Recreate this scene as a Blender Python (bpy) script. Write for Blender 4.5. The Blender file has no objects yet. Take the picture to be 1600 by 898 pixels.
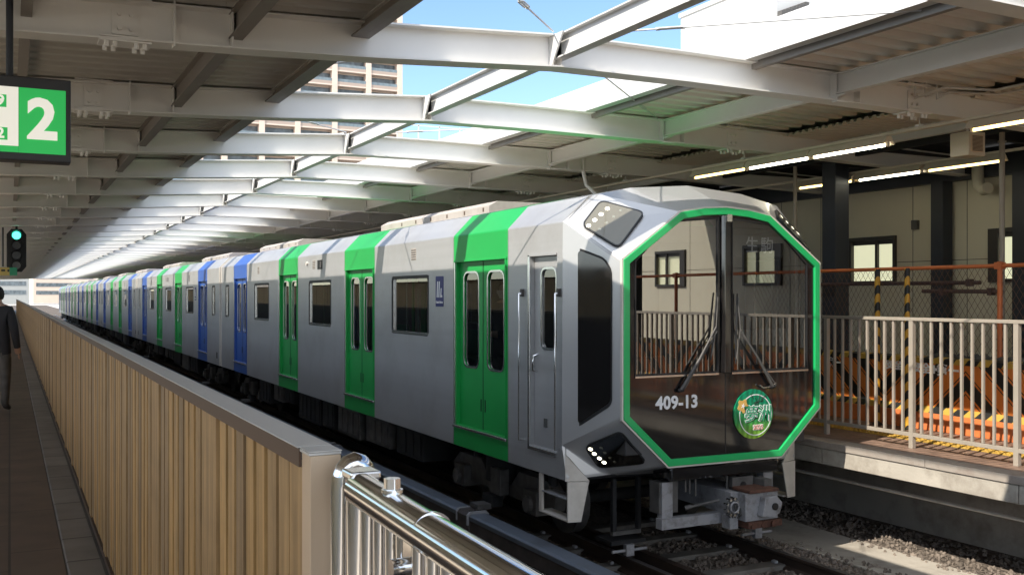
import bpy, bmesh, math, random
from mathutils import Vector, Matrix, Euler
random.seed(7)
SC = bpy.context.scene
COL = SC.collection

# ------------------------------------------------------------------ camera
cam = bpy.data.cameras.new('camera')
cam.sensor_width = 36.0
cam.lens = 36.0 * 1560 / 1600
cam.shift_y = 13.0 / 1600
cam.clip_start = 0.05
cam.clip_end = 3000
camo = bpy.data.objects.new('camera', cam)
COL.objects.link(camo)
camo.location = (0, 0, 0)
camo.rotation_euler = (math.radians(90), 0, -math.atan(785 / 1560))
SC.camera = camo

# ------------------------------------------------------------------ world, sun, exposure
SUN_DIR = Vector((1.0, 0.33, -0.94)).normalized()      # the way the light travels
world = bpy.data.worlds.new('World')
SC.world = world
world.use_nodes = True
wn = world.node_tree.nodes
wl = world.node_tree.links
sky = wn.new('ShaderNodeTexSky')
sky.sky_type = 'NISHITA'
sky.sun_disc = False
sky.sun_elevation = math.radians(41.8)
sky.sun_rotation = math.radians(251.7)
sky.air_density = 1.0
sky.dust_density = 0.0
sky.ozone_density = 4.0
# clear blue ahead; bright cloud added unseen behind and on the sun side for fill
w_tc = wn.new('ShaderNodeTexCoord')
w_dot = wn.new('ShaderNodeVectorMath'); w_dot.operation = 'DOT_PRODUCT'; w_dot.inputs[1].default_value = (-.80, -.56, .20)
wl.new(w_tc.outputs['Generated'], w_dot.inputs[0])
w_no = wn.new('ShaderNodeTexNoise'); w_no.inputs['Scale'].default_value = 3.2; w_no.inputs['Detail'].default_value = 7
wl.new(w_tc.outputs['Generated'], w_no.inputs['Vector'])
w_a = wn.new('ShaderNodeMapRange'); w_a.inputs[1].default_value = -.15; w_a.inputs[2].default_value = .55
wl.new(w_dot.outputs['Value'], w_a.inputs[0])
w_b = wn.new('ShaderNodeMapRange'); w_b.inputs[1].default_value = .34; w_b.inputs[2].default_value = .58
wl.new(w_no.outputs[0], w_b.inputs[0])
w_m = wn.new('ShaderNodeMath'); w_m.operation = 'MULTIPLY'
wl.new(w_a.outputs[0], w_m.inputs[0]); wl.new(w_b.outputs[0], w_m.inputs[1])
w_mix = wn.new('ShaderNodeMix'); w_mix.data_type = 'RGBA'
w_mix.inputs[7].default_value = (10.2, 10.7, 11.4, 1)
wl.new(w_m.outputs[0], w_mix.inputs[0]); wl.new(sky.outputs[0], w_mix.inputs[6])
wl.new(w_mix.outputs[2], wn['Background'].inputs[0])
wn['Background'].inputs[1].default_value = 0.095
sun = bpy.data.lights.new('sun', 'SUN')
sun.energy = 2.8
sun.angle = math.radians(0.5)
sun.color = (1.0, 0.92, 0.80)
suno = bpy.data.objects.new('sun', sun)
COL.objects.link(suno)
suno.rotation_euler = SUN_DIR.to_track_quat('-Z', 'Y').to_euler()
SC.view_settings.view_transform = 'Standard'
SC.view_settings.look = 'None'
SC.view_settings.gamma = 1
SC.view_settings.exposure = 1.38
SC.cycles.max_bounces = 12
SC.cycles.diffuse_bounces = 8
SC.cycles.glossy_bounces = 4
SC.cycles.transparent_max_bounces = 12
SC.cycles.use_denoising = True
SC.cycles.sample_clamp_indirect = 6.0
SC.cycles.caustics_reflective = False
SC.cycles.caustics_refractive = False

# ------------------------------------------------------------------ materials
def new_mat(name):
    m = bpy.data.materials.new(name)
    m.use_nodes = True
    nt = m.node_tree
    return m, nt, nt.nodes['Principled BSDF']

def N(nt, t, **kw):
    n = nt.nodes.new(t)
    for k, v in kw.items():
        setattr(n, k, v)
    return n

def mat(name, col, rough=0.6, metal=0.0, var=0.0, scale=(6, 6, 6), bump=0.0, bscale=40, ior=None, detail=4,
        dirt=None, dirt_scale=1.5, dirt_amt=0.4, coat=0.0, rvar=0.0):
    m, nt, p = new_mat(name)
    p.inputs['Roughness'].default_value = rough
    p.inputs['Metallic'].default_value = metal
    if ior: p.inputs['IOR'].default_value = ior
    if coat:
        p.inputs['Coat Weight'].default_value = coat
        p.inputs['Coat Roughness'].default_value = 0.06
    L = nt.links
    c4 = (*col, 1)
    p.inputs['Base Color'].default_value = c4
    tc = N(nt, 'ShaderNodeTexCoord')
    cur = None
    if var or rvar:
        mp = N(nt, 'ShaderNodeMapping'); mp.inputs['Scale'].default_value = scale
        L.new(tc.outputs['Object'], mp.inputs[0])
        no = N(nt, 'ShaderNodeTexNoise'); no.inputs['Detail'].default_value = detail
        no.inputs['Scale'].default_value = 1.0
        L.new(mp.outputs[0], no.inputs['Vector'])
        if var:
            mx = N(nt, 'ShaderNodeMix', data_type='RGBA')
            mx.inputs[6].default_value = (*[max(0, c * (1 - var)) for c in col], 1)
            mx.inputs[7].default_value = (*[min(1, c * (1 + var)) for c in col], 1)
            mr = N(nt, 'ShaderNodeMapRange'); mr.inputs[1].default_value = .3; mr.inputs[2].default_value = .7
            L.new(no.outputs[0], mr.inputs[0])
            L.new(mr.outputs[0], mx.inputs[0])
            cur = mx.outputs[2]
        if rvar:
            mr2 = N(nt, 'ShaderNodeMapRange'); mr2.inputs[1].default_value = .3; mr2.inputs[2].default_value = .7
            mr2.inputs[3].default_value = max(0, rough - rvar); mr2.inputs[4].default_value = rough + rvar
            L.new(no.outputs[0], mr2.inputs[0]); L.new(mr2.outputs[0], p.inputs['Roughness'])
    if dirt:
        no2 = N(nt, 'ShaderNodeTexNoise'); no2.inputs['Scale'].default_value = dirt_scale
        no2.inputs['Detail'].default_value = 8; no2.inputs['Roughness'].default_value = .65
        L.new(tc.outputs['Object'], no2.inputs['Vector'])
        mr = N(nt, 'ShaderNodeMapRange'); mr.inputs[1].default_value = .48; mr.inputs[2].default_value = .72
        mr.inputs[4].default_value = dirt_amt
        L.new(no2.outputs[0], mr.inputs[0])
        mx2 = N(nt, 'ShaderNodeMix', data_type='RGBA')
        if cur: L.new(cur, mx2.inputs[6])
        else: mx2.inputs[6].default_value = c4
        mx2.inputs[7].default_value = (*dirt, 1)
        L.new(mr.outputs[0], mx2.inputs[0])
        cur = mx2.outputs[2]
    if cur: L.new(cur, p.inputs['Base Color'])
    if bump:
        nb = N(nt, 'ShaderNodeTexNoise'); nb.inputs['Scale'].default_value = bscale; nb.inputs['Detail'].default_value = 6
        L.new(tc.outputs['Object'], nb.inputs['Vector'])
        b = N(nt, 'ShaderNodeBump'); b.inputs['Strength'].default_value = bump; b.inputs['Distance'].default_value = .01
        L.new(nb.outputs[0], b.inputs['Height']); L.new(b.outputs[0], p.inputs['Normal'])
    return m

def emit(name, col, s):
    m, nt, p = new_mat(name)
    p.inputs['Base Color'].default_value = (*col, 1)
    p.inputs['Emission Color'].default_value = (*col, 1)
    p.inputs['Emission Strength'].default_value = s
    return m

def glass(name, tint, fac, rough=0.0, gcol=(1, 1, 1)):
    m = bpy.data.materials.new(name); m.use_nodes = True
    nt = m.node_tree; nt.nodes.clear()
    out = N(nt, 'ShaderNodeOutputMaterial')
    tr = N(nt, 'ShaderNodeBsdfTransparent'); tr.inputs[0].default_value = (*tint, 1)
    gl = N(nt, 'ShaderNodeBsdfGlossy'); gl.inputs['Roughness'].default_value = rough; gl.inputs[0].default_value = (*gcol, 1)
    # Schlick reflectance that does not care which way the pane's normal points
    ge = N(nt, 'ShaderNodeNewGeometry'); dt = N(nt, 'ShaderNodeVectorMath', operation='DOT_PRODUCT')
    nt.links.new(ge.outputs['Normal'], dt.inputs[0]); nt.links.new(ge.outputs['Incoming'], dt.inputs[1])
    a1 = N(nt, 'ShaderNodeMath', operation='ABSOLUTE'); nt.links.new(dt.outputs['Value'], a1.inputs[0])
    a2 = N(nt, 'ShaderNodeMath', operation='SUBTRACT'); a2.inputs[0].default_value = 1; nt.links.new(a1.outputs[0], a2.inputs[1])
    a3 = N(nt, 'ShaderNodeMath', operation='POWER'); a3.inputs[1].default_value = 4; nt.links.new(a2.outputs[0], a3.inputs[0])
    fr = N(nt, 'ShaderNodeMath', operation='MULTIPLY'); fr.inputs[1].default_value = .8; nt.links.new(a3.outputs[0], fr.inputs[0])
    ad = N(nt, 'ShaderNodeMath', operation='ADD'); ad.inputs[1].default_value = fac; ad.use_clamp = True
    mx = N(nt, 'ShaderNodeMixShader')
    nt.links.new(fr.outputs[0], ad.inputs[0]); nt.links.new(ad.outputs[0], mx.inputs[0])
    nt.links.new(tr.outputs[0], mx.inputs[1]); nt.links.new(gl.outputs[0], mx.inputs[2])
    nt.links.new(mx.outputs[0], out.inputs[0])
    return m

M = {}
M['steel_body'] = mat('stainless body panel', (.47, .47, .475), .36, .45, var=.045, scale=(2, .25, 14), rvar=.04, detail=2, bump=.04, bscale=1.5, dirt=(.27, .25, .23), dirt_scale=1.3, dirt_amt=.30)
M['silver_paint'] = mat('silver cab paint', (.50, .50, .50), .30, .45, var=.02, scale=(2, 2, 2), rvar=.01, coat=.35)
M['green'] = mat('green band paint', (.01, .33, .065), .40, 0, var=.06, scale=(2, 2, 2))
M['blue'] = mat('blue band paint', (.03, .10, .38), .40, 0, var=.05)
M['green_ring'] = mat('green rim paint', (.01, .42, .12), .3, 0, coat=.4)
M['black_gloss'] = mat('gloss black mask', (.012, .011, .011), .07, 0, ior=1.72, rvar=.02, scale=(3, 3, 3))
M['black'] = mat('black rubber', (.012, .012, .013), .5)
M['under'] = mat('sooty underframe', (.012, .012, .013), .75, .0, var=.4, scale=(4, 4, 4), bump=.2)
M['under2'] = mat('grimy grey equipment', (.095, .09, .085), .65, .2, var=.3, scale=(8, 8, 8))
M['grey_part'] = mat('grey coupler paint', (.30, .30, .31), .5, .1, dirt=(.07, .05, .04), dirt_scale=9, dirt_amt=.7)
M['rust'] = mat('rusty steel', (.11, .05, .033), .8, .2, var=.3, scale=(20, 20, 20))
M['white_paint'] = mat('off white paint', (.62, .58, .52), .45, 0, dirt=(.3, .26, .22), dirt_scale=4, dirt_amt=.4)
M['chrome'] = mat('polished steel', (.72, .72, .72), .10, 1.0, rvar=.04, scale=(15, 15, 15))
M['chrome_r'] = mat('bright trim', (.78, .78, .77), .22, 1.0)
M['interior'] = mat('cabin lining', (.16, .16, .155), .7)
M['interior_dk'] = mat('dark cabin lining', (.03, .03, .032), .6)
M['seat_green'] = mat('green moquette', (.05, .22, .12), .9, var=.3, scale=(40, 40, 40))
M['glass'] = glass('tinted window glass', (.38, .42, .42), .10)
M['glass_front'] = glass('windshield glass', (.42, .43, .43), .24)
M['glass_dark'] = glass('dark corner glass', (.10, .11, .12), .10)
M['lens'] = glass('lamp lens', (.75, .75, .72), .04)
M['led'] = emit('headlight diode', (1.0, .93, .74), 4.0)
M['led_off'] = mat('unlit reflector', (.75, .72, .6), .25, .8)
M['lamp_bowl'] = mat('lamp bowl grey', (.34, .32, .28), .3, .2)
M['beam'] = mat('grey painted steel beam', (.80, .785, .75), .5, 0, var=.04, scale=(.8, .8, .8), dirt=(.66, .63, .59), dirt_scale=.9, dirt_amt=.35, bump=.05, bscale=20)
M['beam_white'] = mat('pale painted fascia', (.58, .575, .56), .5, 0, dirt=(.5, .47, .43), dirt_scale=1.2, dirt_amt=.25)
M['beam_dark'] = mat('dark brown grey purlin', (.26, .235, .21), .5, 0, var=.06, scale=(1, 1, 1), dirt=(.16, .14, .12), dirt_scale=1, dirt_amt=.5)  # darker than the beams, with purlin shade partly put into the colour
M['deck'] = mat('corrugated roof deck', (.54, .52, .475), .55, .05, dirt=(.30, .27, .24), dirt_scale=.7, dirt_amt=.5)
M['deck_lit'] = mat('bounce lit corrugated roof deck', (.76, .72, .66), .55, .05, dirt=(.52, .47, .42), dirt_scale=.7, dirt_amt=.5)  # paler copy of the left deck, sunlit bounce put into the colour
M['deck_dark'] = mat('dark deep roof lining', (.03, .03, .033), .9)  # near-black colour stands in for the darkness of the roof space
M['navy'] = mat('dark navy steel column', (.022, .026, .035), .5, .0, var=.15, scale=(1, 1, 3))
M['wall'] = mat('beige cladding panel', (.62, .58, .45), .7, 0, var=.03, scale=(.5, .5, .5), dirt=(.50, .46, .36), dirt_scale=.8, dirt_amt=.35)
M['seam'] = mat('dark panel seam', (.10, .095, .08), .8)
M['win_frame'] = mat('dark window frame', (.04, .035, .03), .5)
M['win_lit'] = emit('lit frosted pane', (.80, .80, .55), .32)
M['lamp_house'] = mat('cream lamp housing', (.68, .60, .48), .45, 0)
M['tube_w'] = emit('white fluorescent tube', (1.0, .97, .78), 6.0)
M['tube_y'] = emit('warm fluorescent tube', (1.0, .74, .26), 2.6)
M['fence_grey'] = mat('grey beige painted fence', (.33, .29, .24), .5, .0, dirt=(.22, .2, .16), dirt_scale=5, dirt_amt=.3)
M['concrete'] = mat('weathered concrete', (.42, .385, .33), .85, 0, var=.08, scale=(2, 2, 2), dirt=(.16, .13, .10), dirt_scale=2.2, dirt_amt=.75, bump=.3, bscale=30)
M['paving_bounce'] = mat('pale light bouncing paving', (.58, .50, .40), .85, 0, var=.08)  # for an unseen floor strip, set pale to throw sunlight back
M['coping'] = mat('worn coping stone', (.33, .29, .25), .85, 0, var=.1, scale=(3, 3, 3), dirt=(.15, .10, .08), dirt_scale=3, dirt_amt=.7, bump=.3, bscale=30)
M['tactile'] = mat('yellow tactile paving', (.50, .32, .06), .7, 0, var=.15, scale=(5, 5, 5))
M['orange'] = mat('orange painted pipe', (.62, .17, .05), .5, 0, var=.12, scale=(6, 6, 6), dirt=(.3, .1, .05), dirt_scale=6, dirt_amt=.5)
M['brown_pipe'] = mat('brown scaffold pipe', (.10, .06, .055), .6, .2)
M['mesh_wire'] = mat('rusty mesh wire', (.16, .09, .06), .6, .2)
M['rail'] = mat('rusty rail', (.05, .034, .026), .6, .3, var=.3, scale=(10, 2, 10))
M['rail_top'] = mat('worn rail top', (.28, .26, .25), .3, .8)
M['sleeper'] = mat('concrete sleeper', (.13, .12, .105), .85, 0, var=.3, scale=(6, 6, 6), bump=.3)
M['cover'] = mat('blue grey rail cover', (.13, .15, .18), .5, 0, dirt=(.07, .06, .055), dirt_scale=3, dirt_amt=.5)
M['cover_brown'] = mat('brown rail bracket', (.065, .052, .045), .7, 0, var=.3, scale=(6, 6, 6))
M['stone'] = mat('ballast stone', (.17, .14, .115), .9, 0, var=.45, scale=(9, 9, 9))
M['cap'] = mat('anodised cap', (.66, .64, .60), .42, .2, var=.05, scale=(20, 2, 20), rvar=.05)
M['cap_side'] = mat('anodised champagne post', (.68, .52, .36), .42, .1, var=.03, scale=(2, 2, 2))
M['dk_bronze'] = mat('dark bronze edging', (.13, .085, .06), .5, .4)
M['sign_frame'] = mat('dark sign case', (.03, .03, .034), .45)
M['sign_green'] = emit('green lit sign panel', (.02, .36, .075), .32)
M['sign_white'] = emit('white lit sign panel', (.62, .60, .53), .38)
M['logo_blue'] = mat('blue logo plate', (.012, .015, .14), .4)
M['logo_white'] = mat('white lettering', (.8, .8, .8), .4)
M['mark_green'] = mat('headmark green', (.02, .30, .14), .35, var=.0)
M['black_paint'] = mat('black stripe paint', (.015, .014, .013), .5)
M['signal_green'] = emit('green signal aspect', (.05, 1.0, .62), 2.2)
M['signal_off'] = mat('unlit signal lens', (.05, .055, .055), .2)
M['signal_lit'] = mat('grey arrow lens', (.25, .26, .25), .3)
M['yellow'] = mat('yellow sign', (.65, .48, .14), .5)
M['roof_box'] = mat('beige roof unit paint', (.42, .385, .35), .55, 0, dirt=(.25, .21, .18), dirt_scale=3, dirt_amt=.5)
M['coat'] = mat('black coat cloth', (.03, .03, .034), .9)
M['skin'] = mat('skin', (.45, .28, .2), .6)
M['hair'] = mat('dark hair', (.015, .012, .01), .7)
M['mask_cloth'] = mat('white face mask', (.6, .62, .6), .8)
M['tower'] = mat('tower tile cladding', (.60, .49, .41), .8, var=.05, scale=(.3, .3, .3))
M['tower_slab'] = mat('tower parapet', (.38, .30, .25), .8)
M['tower_glass'] = mat('tower window glass', (.11, .135, .15), .3, 0, var=.5, scale=(.9, .2, .8))
M['tower_rail'] = mat('tower balcony glass', (.15, .19, .21), .3, 0, var=.25, scale=(1.2, .3, .5))
M['white_wall'] = mat('white rendered wall', (.52, .52, .51), .8)
M['under_pale'] = mat('grey render', (.34, .35, .34), .8)

def ballast_mat():
    m, nt, p = new_mat('dark track ballast')
    L = nt.links
    tc = N(nt, 'ShaderNodeTexCoord')
    v = N(nt, 'ShaderNodeTexVoronoi'); v.inputs['Scale'].default_value = 22
    L.new(tc.outputs['Object'], v.inputs['Vector'])
    cr = N(nt, 'ShaderNodeMix', data_type='RGBA')
    cr.inputs[6].default_value = (.06, .047, .037, 1); cr.inputs[7].default_value = (.19, .155, .125, 1)
    L.new(v.outputs['Color'], cr.inputs[0])
    L.new(cr.outputs[2], p.inputs['Base Color'])
    p.inputs['Roughness'].default_value = .95
    b = N(nt, 'ShaderNodeBump'); b.inputs['Strength'].default_value = 1; b.inputs['Distance'].default_value = .04; b.invert = True
    L.new(v.outputs['Distance'], b.inputs['Height']); L.new(b.outputs[0], p.inputs['Normal'])
    return m
M['ballast'] = ballast_mat()

def tile_mat(name, c1, c2, mortar, w, h, msize=.008, rough=.55, rot=0, off=.5):
    m, nt, p = new_mat(name)
    L = nt.links
    tc = N(nt, 'ShaderNodeTexCoord')
    mp = N(nt, 'ShaderNodeMapping'); mp.inputs['Rotation'].default_value = (0, 0, rot)
    L.new(tc.outputs['Object'], mp.inputs[0])
    br = N(nt, 'ShaderNodeTexBrick'); br.inputs['Scale'].default_value = 1
    br.offset = off
    br.inputs['Brick Width'].default_value = w; br.inputs['Row Height'].default_value = h
    br.inputs['Mortar Size'].default_value = msize
    br.inputs['Color1'].default_value = (*c1, 1); br.inputs['Color2'].default_value = (*c2, 1)
    br.inputs['Mortar'].default_value = (*mortar, 1)
    L.new(mp.outputs[0], br.inputs['Vector'])
    no = N(nt, 'ShaderNodeTexNoise'); no.inputs['Scale'].default_value = 3; no.inputs['Detail'].default_value = 8
    L.new(tc.outputs['Object'], no.inputs['Vector'])
    mr = N(nt, 'ShaderNodeMapRange'); mr.inputs[1].default_value = .3; mr.inputs[2].default_value = .7; mr.inputs[3].default_value = .75; mr.inputs[4].default_value = 1.2
    L.new(no.outputs[0], mr.inputs[0])
    mu = N(nt, 'ShaderNodeMix', data_type='RGBA', blend_type='MULTIPLY'); mu.inputs[0].default_value = 1
    L.new(br.outputs[0], mu.inputs[6]); L.new(mr.outputs[0], mu.inputs[7])
    L.new(mu.outputs[2], p.inputs['Base Color'])
    p.inputs['Roughness'].default_value = rough
    b = N(nt, 'ShaderNodeBump'); b.inputs['Strength'].default_value = .3; b.inputs['Distance'].default_value = .003; b.invert = True
    L.new(br.outputs['Fac'], b.inputs['Height']); L.new(b.outputs[0], p.inputs['Normal'])
    return m
M['plat_tile'] = tile_mat('brown platform tile', (.125, .088, .066), (.105, .075, .056), (.04, .03, .025), 1.3, .30, rot=math.radians(90), off=.35)
M['plat_right'] = tile_mat('reddish platform paving', (.26, .17, .125), (.22, .145, .11), (.10, .07, .055), .3, .1, rot=0)
M['curb'] = tile_mat('pale kerb stone', (.22, .20, .18), (.16, .145, .13), (.05, .045, .04), .62, .5, rot=math.radians(90), msize=.012)

def wood_mat():
    m, nt, p = new_mat('golden brown slat')
    L = nt.links
    tc = N(nt, 'ShaderNodeTexCoord')
    mp = N(nt, 'ShaderNodeMapping'); mp.inputs['Scale'].default_value = (14, 14, .9)
    L.new(tc.outputs['Object'], mp.inputs[0])
    no = N(nt, 'ShaderNodeTexNoise'); no.inputs['Scale'].default_value = 2.2; no.inputs['Detail'].default_value = 6
    L.new(mp.outputs[0], no.inputs['Vector'])
    geo = N(nt, 'ShaderNodeNewGeometry')
    cr = N(nt, 'ShaderNodeValToRGB')
    cr.color_ramp.elements[0].position = .30; cr.color_ramp.elements[0].color = (.42, .255, .10, 1)
    cr.color_ramp.elements[1].position = .72; cr.color_ramp.elements[1].color = (.78, .49, .21, 1)
    L.new(no.outputs[0], cr.inputs[0])
    hv = N(nt, 'ShaderNodeHueSaturation')
    mr = N(nt, 'ShaderNodeMapRange'); mr.inputs[3].default_value = .50; mr.inputs[4].default_value = 1.0
    L.new(geo.outputs['Random Per Island'], mr.inputs[0]); L.new(mr.outputs[0], hv.inputs['Value'])
    mr3 = N(nt, 'ShaderNodeMapRange'); mr3.inputs[3].default_value = .88; mr3.inputs[4].default_value = 1.06
    L.new(geo.outputs['Random Per Island'], mr3.inputs[0]); L.new(mr3.outputs[0], hv.inputs['Saturation'])
    L.new(cr.outputs[0], hv.inputs['Color'])
    wn_ = N(nt, 'ShaderNodeTexNoise'); wn_.inputs['Scale'].default_value = 1.6; wn_.inputs['Detail'].default_value = 8; wn_.inputs['Roughness'].default_value = .7
    L.new(tc.outputs['Object'], wn_.inputs['Vector'])
    wr = N(nt, 'ShaderNodeMapRange'); wr.inputs[1].default_value = .35; wr.inputs[2].default_value = .68; wr.inputs[3].default_value = .72; wr.inputs[4].default_value = 1.1
    L.new(wn_.outputs[0], wr.inputs[0])
    wm_ = N(nt, 'ShaderNodeMix', data_type='RGBA', blend_type='MULTIPLY'); wm_.inputs[0].default_value = 1
    L.new(hv.outputs[0], wm_.inputs[6]); L.new(wr.outputs[0], wm_.inputs[7]); L.new(wm_.outputs[2], p.inputs['Base Color'])
    p.inputs['Roughness'].default_value = .48
    return m
M['wood'] = wood_mat()

def chevron_mat():
    m, nt, p = new_mat('orange panel with black chevrons')
    L = nt.links
    tc = N(nt, 'ShaderNodeTexCoord'); sp = N(nt, 'ShaderNodeSeparateXYZ'); L.new(tc.outputs['Object'], sp.inputs[0])
    ab = N(nt, 'ShaderNodeMath', operation='ABSOLUTE'); L.new(sp.outputs[1], ab.inputs[0])
    mu = N(nt, 'ShaderNodeMath', operation='MULTIPLY'); mu.inputs[1].default_value = .95; L.new(ab.outputs[0], mu.inputs[0])
    ad = N(nt, 'ShaderNodeMath', operation='ADD'); L.new(mu.outputs[0], ad.inputs[0]); L.new(sp.outputs[2], ad.inputs[1])
    dv = N(nt, 'ShaderNodeMath', operation='DIVIDE'); dv.inputs[1].default_value = .50; L.new(ad.outputs[0], dv.inputs[0])
    fr = N(nt, 'ShaderNodeMath', operation='FRACT'); L.new(dv.outputs[0], fr.inputs[0])
    cr = N(nt, 'ShaderNodeValToRGB'); cr.color_ramp.interpolation = 'CONSTANT'
    O = (.64, .19, .035, 1); B = (.012, .011, .01, 1)
    e = cr.color_ramp.elements
    e[0].position = 0; e[0].color = B
    e[1].position = .36; e[1].color = O
    for pos, c in ((.42, B), (.455, O), (.90, B), (.935, O)):
        k = e.new(pos); k.color = c
    L.new(fr.outputs[0], cr.inputs[0]); L.new(cr.outputs[0], p.inputs['Base Color'])
    p.inputs['Roughness'].default_value = .5
    return m
M['chevron'] = chevron_mat()

def stripe_mat(name, c1, c2, period, ya=1.0, za=1.0, xa=0.0):
    m, nt, p = new_mat(name)
    L = nt.links
    tc = N(nt, 'ShaderNodeTexCoord')
    dp = N(nt, 'ShaderNodeVectorMath', operation='DOT_PRODUCT'); dp.inputs[1].default_value = (xa, ya, za)
    L.new(tc.outputs['Object'], dp.inputs[0])
    dv = N(nt, 'ShaderNodeMath', operation='DIVIDE'); dv.inputs[1].default_value = period; L.new(dp.outputs['Value'], dv.inputs[0])
    fr = N(nt, 'ShaderNodeMath', operation='FRACT'); L.new(dv.outputs[0], fr.inputs[0])
    gt = N(nt, 'ShaderNodeMath', operation='GREATER_THAN'); gt.inputs[1].default_value = .5; L.new(fr.outputs[0], gt.inputs[0])
    mx = N(nt, 'ShaderNodeMix', data_type='RGBA'); mx.inputs[6].default_value = (*c1, 1); mx.inputs[7].default_value = (*c2, 1)
    L.new(gt.outputs[0], mx.inputs[0]); L.new(mx.outputs[2], p.inputs['Base Color'])
    p.inputs['Roughness'].default_value = .5
    return m
M['hazard'] = stripe_mat('yellow and black edge strip', (.48, .30, .05), (.012, .012, .012), .32, 1.0, .8)
M['tape'] = stripe_mat('yellow and black tape', (.62, .33, .03), (.012, .012, .012), .21, 1.5, 1.0, .8)

# ------------------------------------------------------------------ mesh helpers
class MB:
    """collects geometry, then links it as ONE mesh object"""
    def __init__(s, off=(0, 0, 0)):
        s.v = []; s.f = []; s.mi = []; s.mats = []; s.off = Vector(off); s.sm = []
    def m(s, material):
        if material not in s.mats: s.mats.append(material)
        return s.mats.index(material)
    def add(s, vs, fs, material, smooth=False):
        b = len(s.v); k = s.m(material)
        s.v += [tuple(Vector(p) + s.off) for p in vs]
        for f in fs:
            s.f.append(tuple(b + i for i in f)); s.mi.append(k); s.sm.append(smooth)
        return s
    def quad(s, a, b, c, d, material): return s.add([a, b, c, d], [(0, 1, 2, 3)], material)
    def poly(s, pts, material): return s.add(pts, [tuple(range(len(pts)))], material)
    def box(s, x0, x1, y0, y1, z0, z1, material):
        vs = [(x0, y0, z0), (x1, y0, z0), (x1, y1, z0), (x0, y1, z0), (x0, y0, z1), (x1, y0, z1), (x1, y1, z1), (x0, y1, z1)]
        return s.add(vs, [(0, 3, 2, 1), (4, 5, 6, 7), (0, 1, 5, 4), (1, 2, 6, 5), (2, 3, 7, 6), (3, 0, 4, 7)], material)
    def prism(s, pts2, axis, a, b, material, smooth=False):
        """pts2: closed outline in the two other axes (in x,y,z order), extruded along axis from a to b"""
        n = len(pts2)
        def P(p, t):
            if axis == 'x': return (t, p[0], p[1])
            if axis == 'y': return (p[0], t, p[1])
            return (p[0], p[1], t)
        vs = [P(p, a) for p in pts2] + [P(p, b) for p in pts2]
        b0 = len(s.v); k = s.m(material)
        s.v += [tuple(Vector(p) + s.off) for p in vs]
        for f in [tuple(range(n - 1, -1, -1)), tuple(range(n, 2 * n))]:
            s.f.append(tuple(b0 + i for i in f)); s.mi.append(k); s.sm.append(False)
        for i in range(n):
            j = (i + 1) % n
            s.f.append((b0 + i, b0 + j, b0 + n + j, b0 + n + i)); s.mi.append(k); s.sm.append(smooth)
        return s
    def tube(s, path, r, material, seg=10, caps=True, smooth=True):
        path = [Vector(p) for p in path]
        rings = []
        up = Vector((0, 0, 1))
        prev = None
        for i, p in enumerate(path):
            if i == 0: t = path[1] - p
            elif i == len(path) - 1: t = p - path[i - 1]
            else: t = (path[i + 1] - p).normalized() + (p - path[i - 1]).normalized()
            t.normalize()
            if prev is None:
                a = t.cross(up if abs(t.z) < .9 else Vector((1, 0, 0))).normalized()
            else:
                a = (prev - t * prev.dot(t)).normalized()
            prev = a
            bb = t.cross(a)
            rr = r[i] if isinstance(r, (list, tuple)) else r
            rings.append([p + (a * math.cos(2 * math.pi * k / seg) + bb * math.sin(2 * math.pi * k / seg)) * rr for k in range(seg)])
        vs = [q for R in rings for q in R]
        fs = []
        for i in range(len(path) - 1):
            for k in range(seg):
                k2 = (k + 1) % seg
                fs.append((i * seg + k, i * seg + k2, (i + 1) * seg + k2, (i + 1) * seg + k))
        s.add(vs, fs, material, smooth)
        if caps:
            n = len(path) - 1
            s.add(rings[0], [tuple(range(seg - 1, -1, -1))], material)
            s.add(rings[n], [tuple(range(seg))], material)
        return s
    def build(s, name, parent=None, bevel=0, weld=False, at=None):
        me = bpy.data.meshes.new(name)
        v = s.v
        if at is not None: v = [tuple(Vector(p) - Vector(at)) for p in v]
        me.from_pydata(v, [], s.f)
        for m_ in s.mats: me.materials.append(m_)
        me.polygons.foreach_set('material_index', s.mi)
        me.polygons.foreach_set('use_smooth', s.sm)
        me.update()
        bm = bmesh.new(); bm.from_mesh(me)
        if weld: bmesh.ops.remove_doubles(bm, verts=bm.verts, dist=.0004)
        bmesh.ops.recalc_face_normals(bm, faces=bm.faces)
        bm.to_mesh(me); bm.free()
        o = bpy.data.objects.new(name, me)
        COL.objects.link(o)
        if at is not None: o.location = at
        if parent: o.parent = parent
        if bevel:
            b = o.modifiers.new('bevel', 'BEVEL'); b.width = bevel; b.segments = 2; b.limit_method = 'ANGLE'; b.angle_limit = math.radians(28)
            b.harden_normals = False
        return o

def empty(name, loc=(0, 0, 0)):
    o = bpy.data.objects.new(name, None); COL.objects.link(o); o.location = loc; o.empty_display_size = .2
    return o
def tag(o, label=None, cat=None, group=None, kind=None):
    if label: o['label'] = label
    if cat: o['category'] = cat
    if group: o['group'] = group
    if kind: o['kind'] = kind
    return o
def copy_tree(o, parent=None):
    c = o.copy(); COL.objects.link(c); c.parent = parent
    for ch in list(o.children): copy_tree(ch, c)
    return c

def rrect(x0, x1, y0, y1, r, n=4):
    pts = []
    for cx, cy, a0 in ((x1 - r, y1 - r, 0), (x0 + r, y1 - r, 90), (x0 + r, y0 + r, 180), (x1 - r, y0 + r, 270)):
        for i in range(n + 1):
            a = math.radians(a0 + 90 * i / n)
            pts.append((cx + r * math.cos(a), cy + r * math.sin(a)))
    return pts

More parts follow.
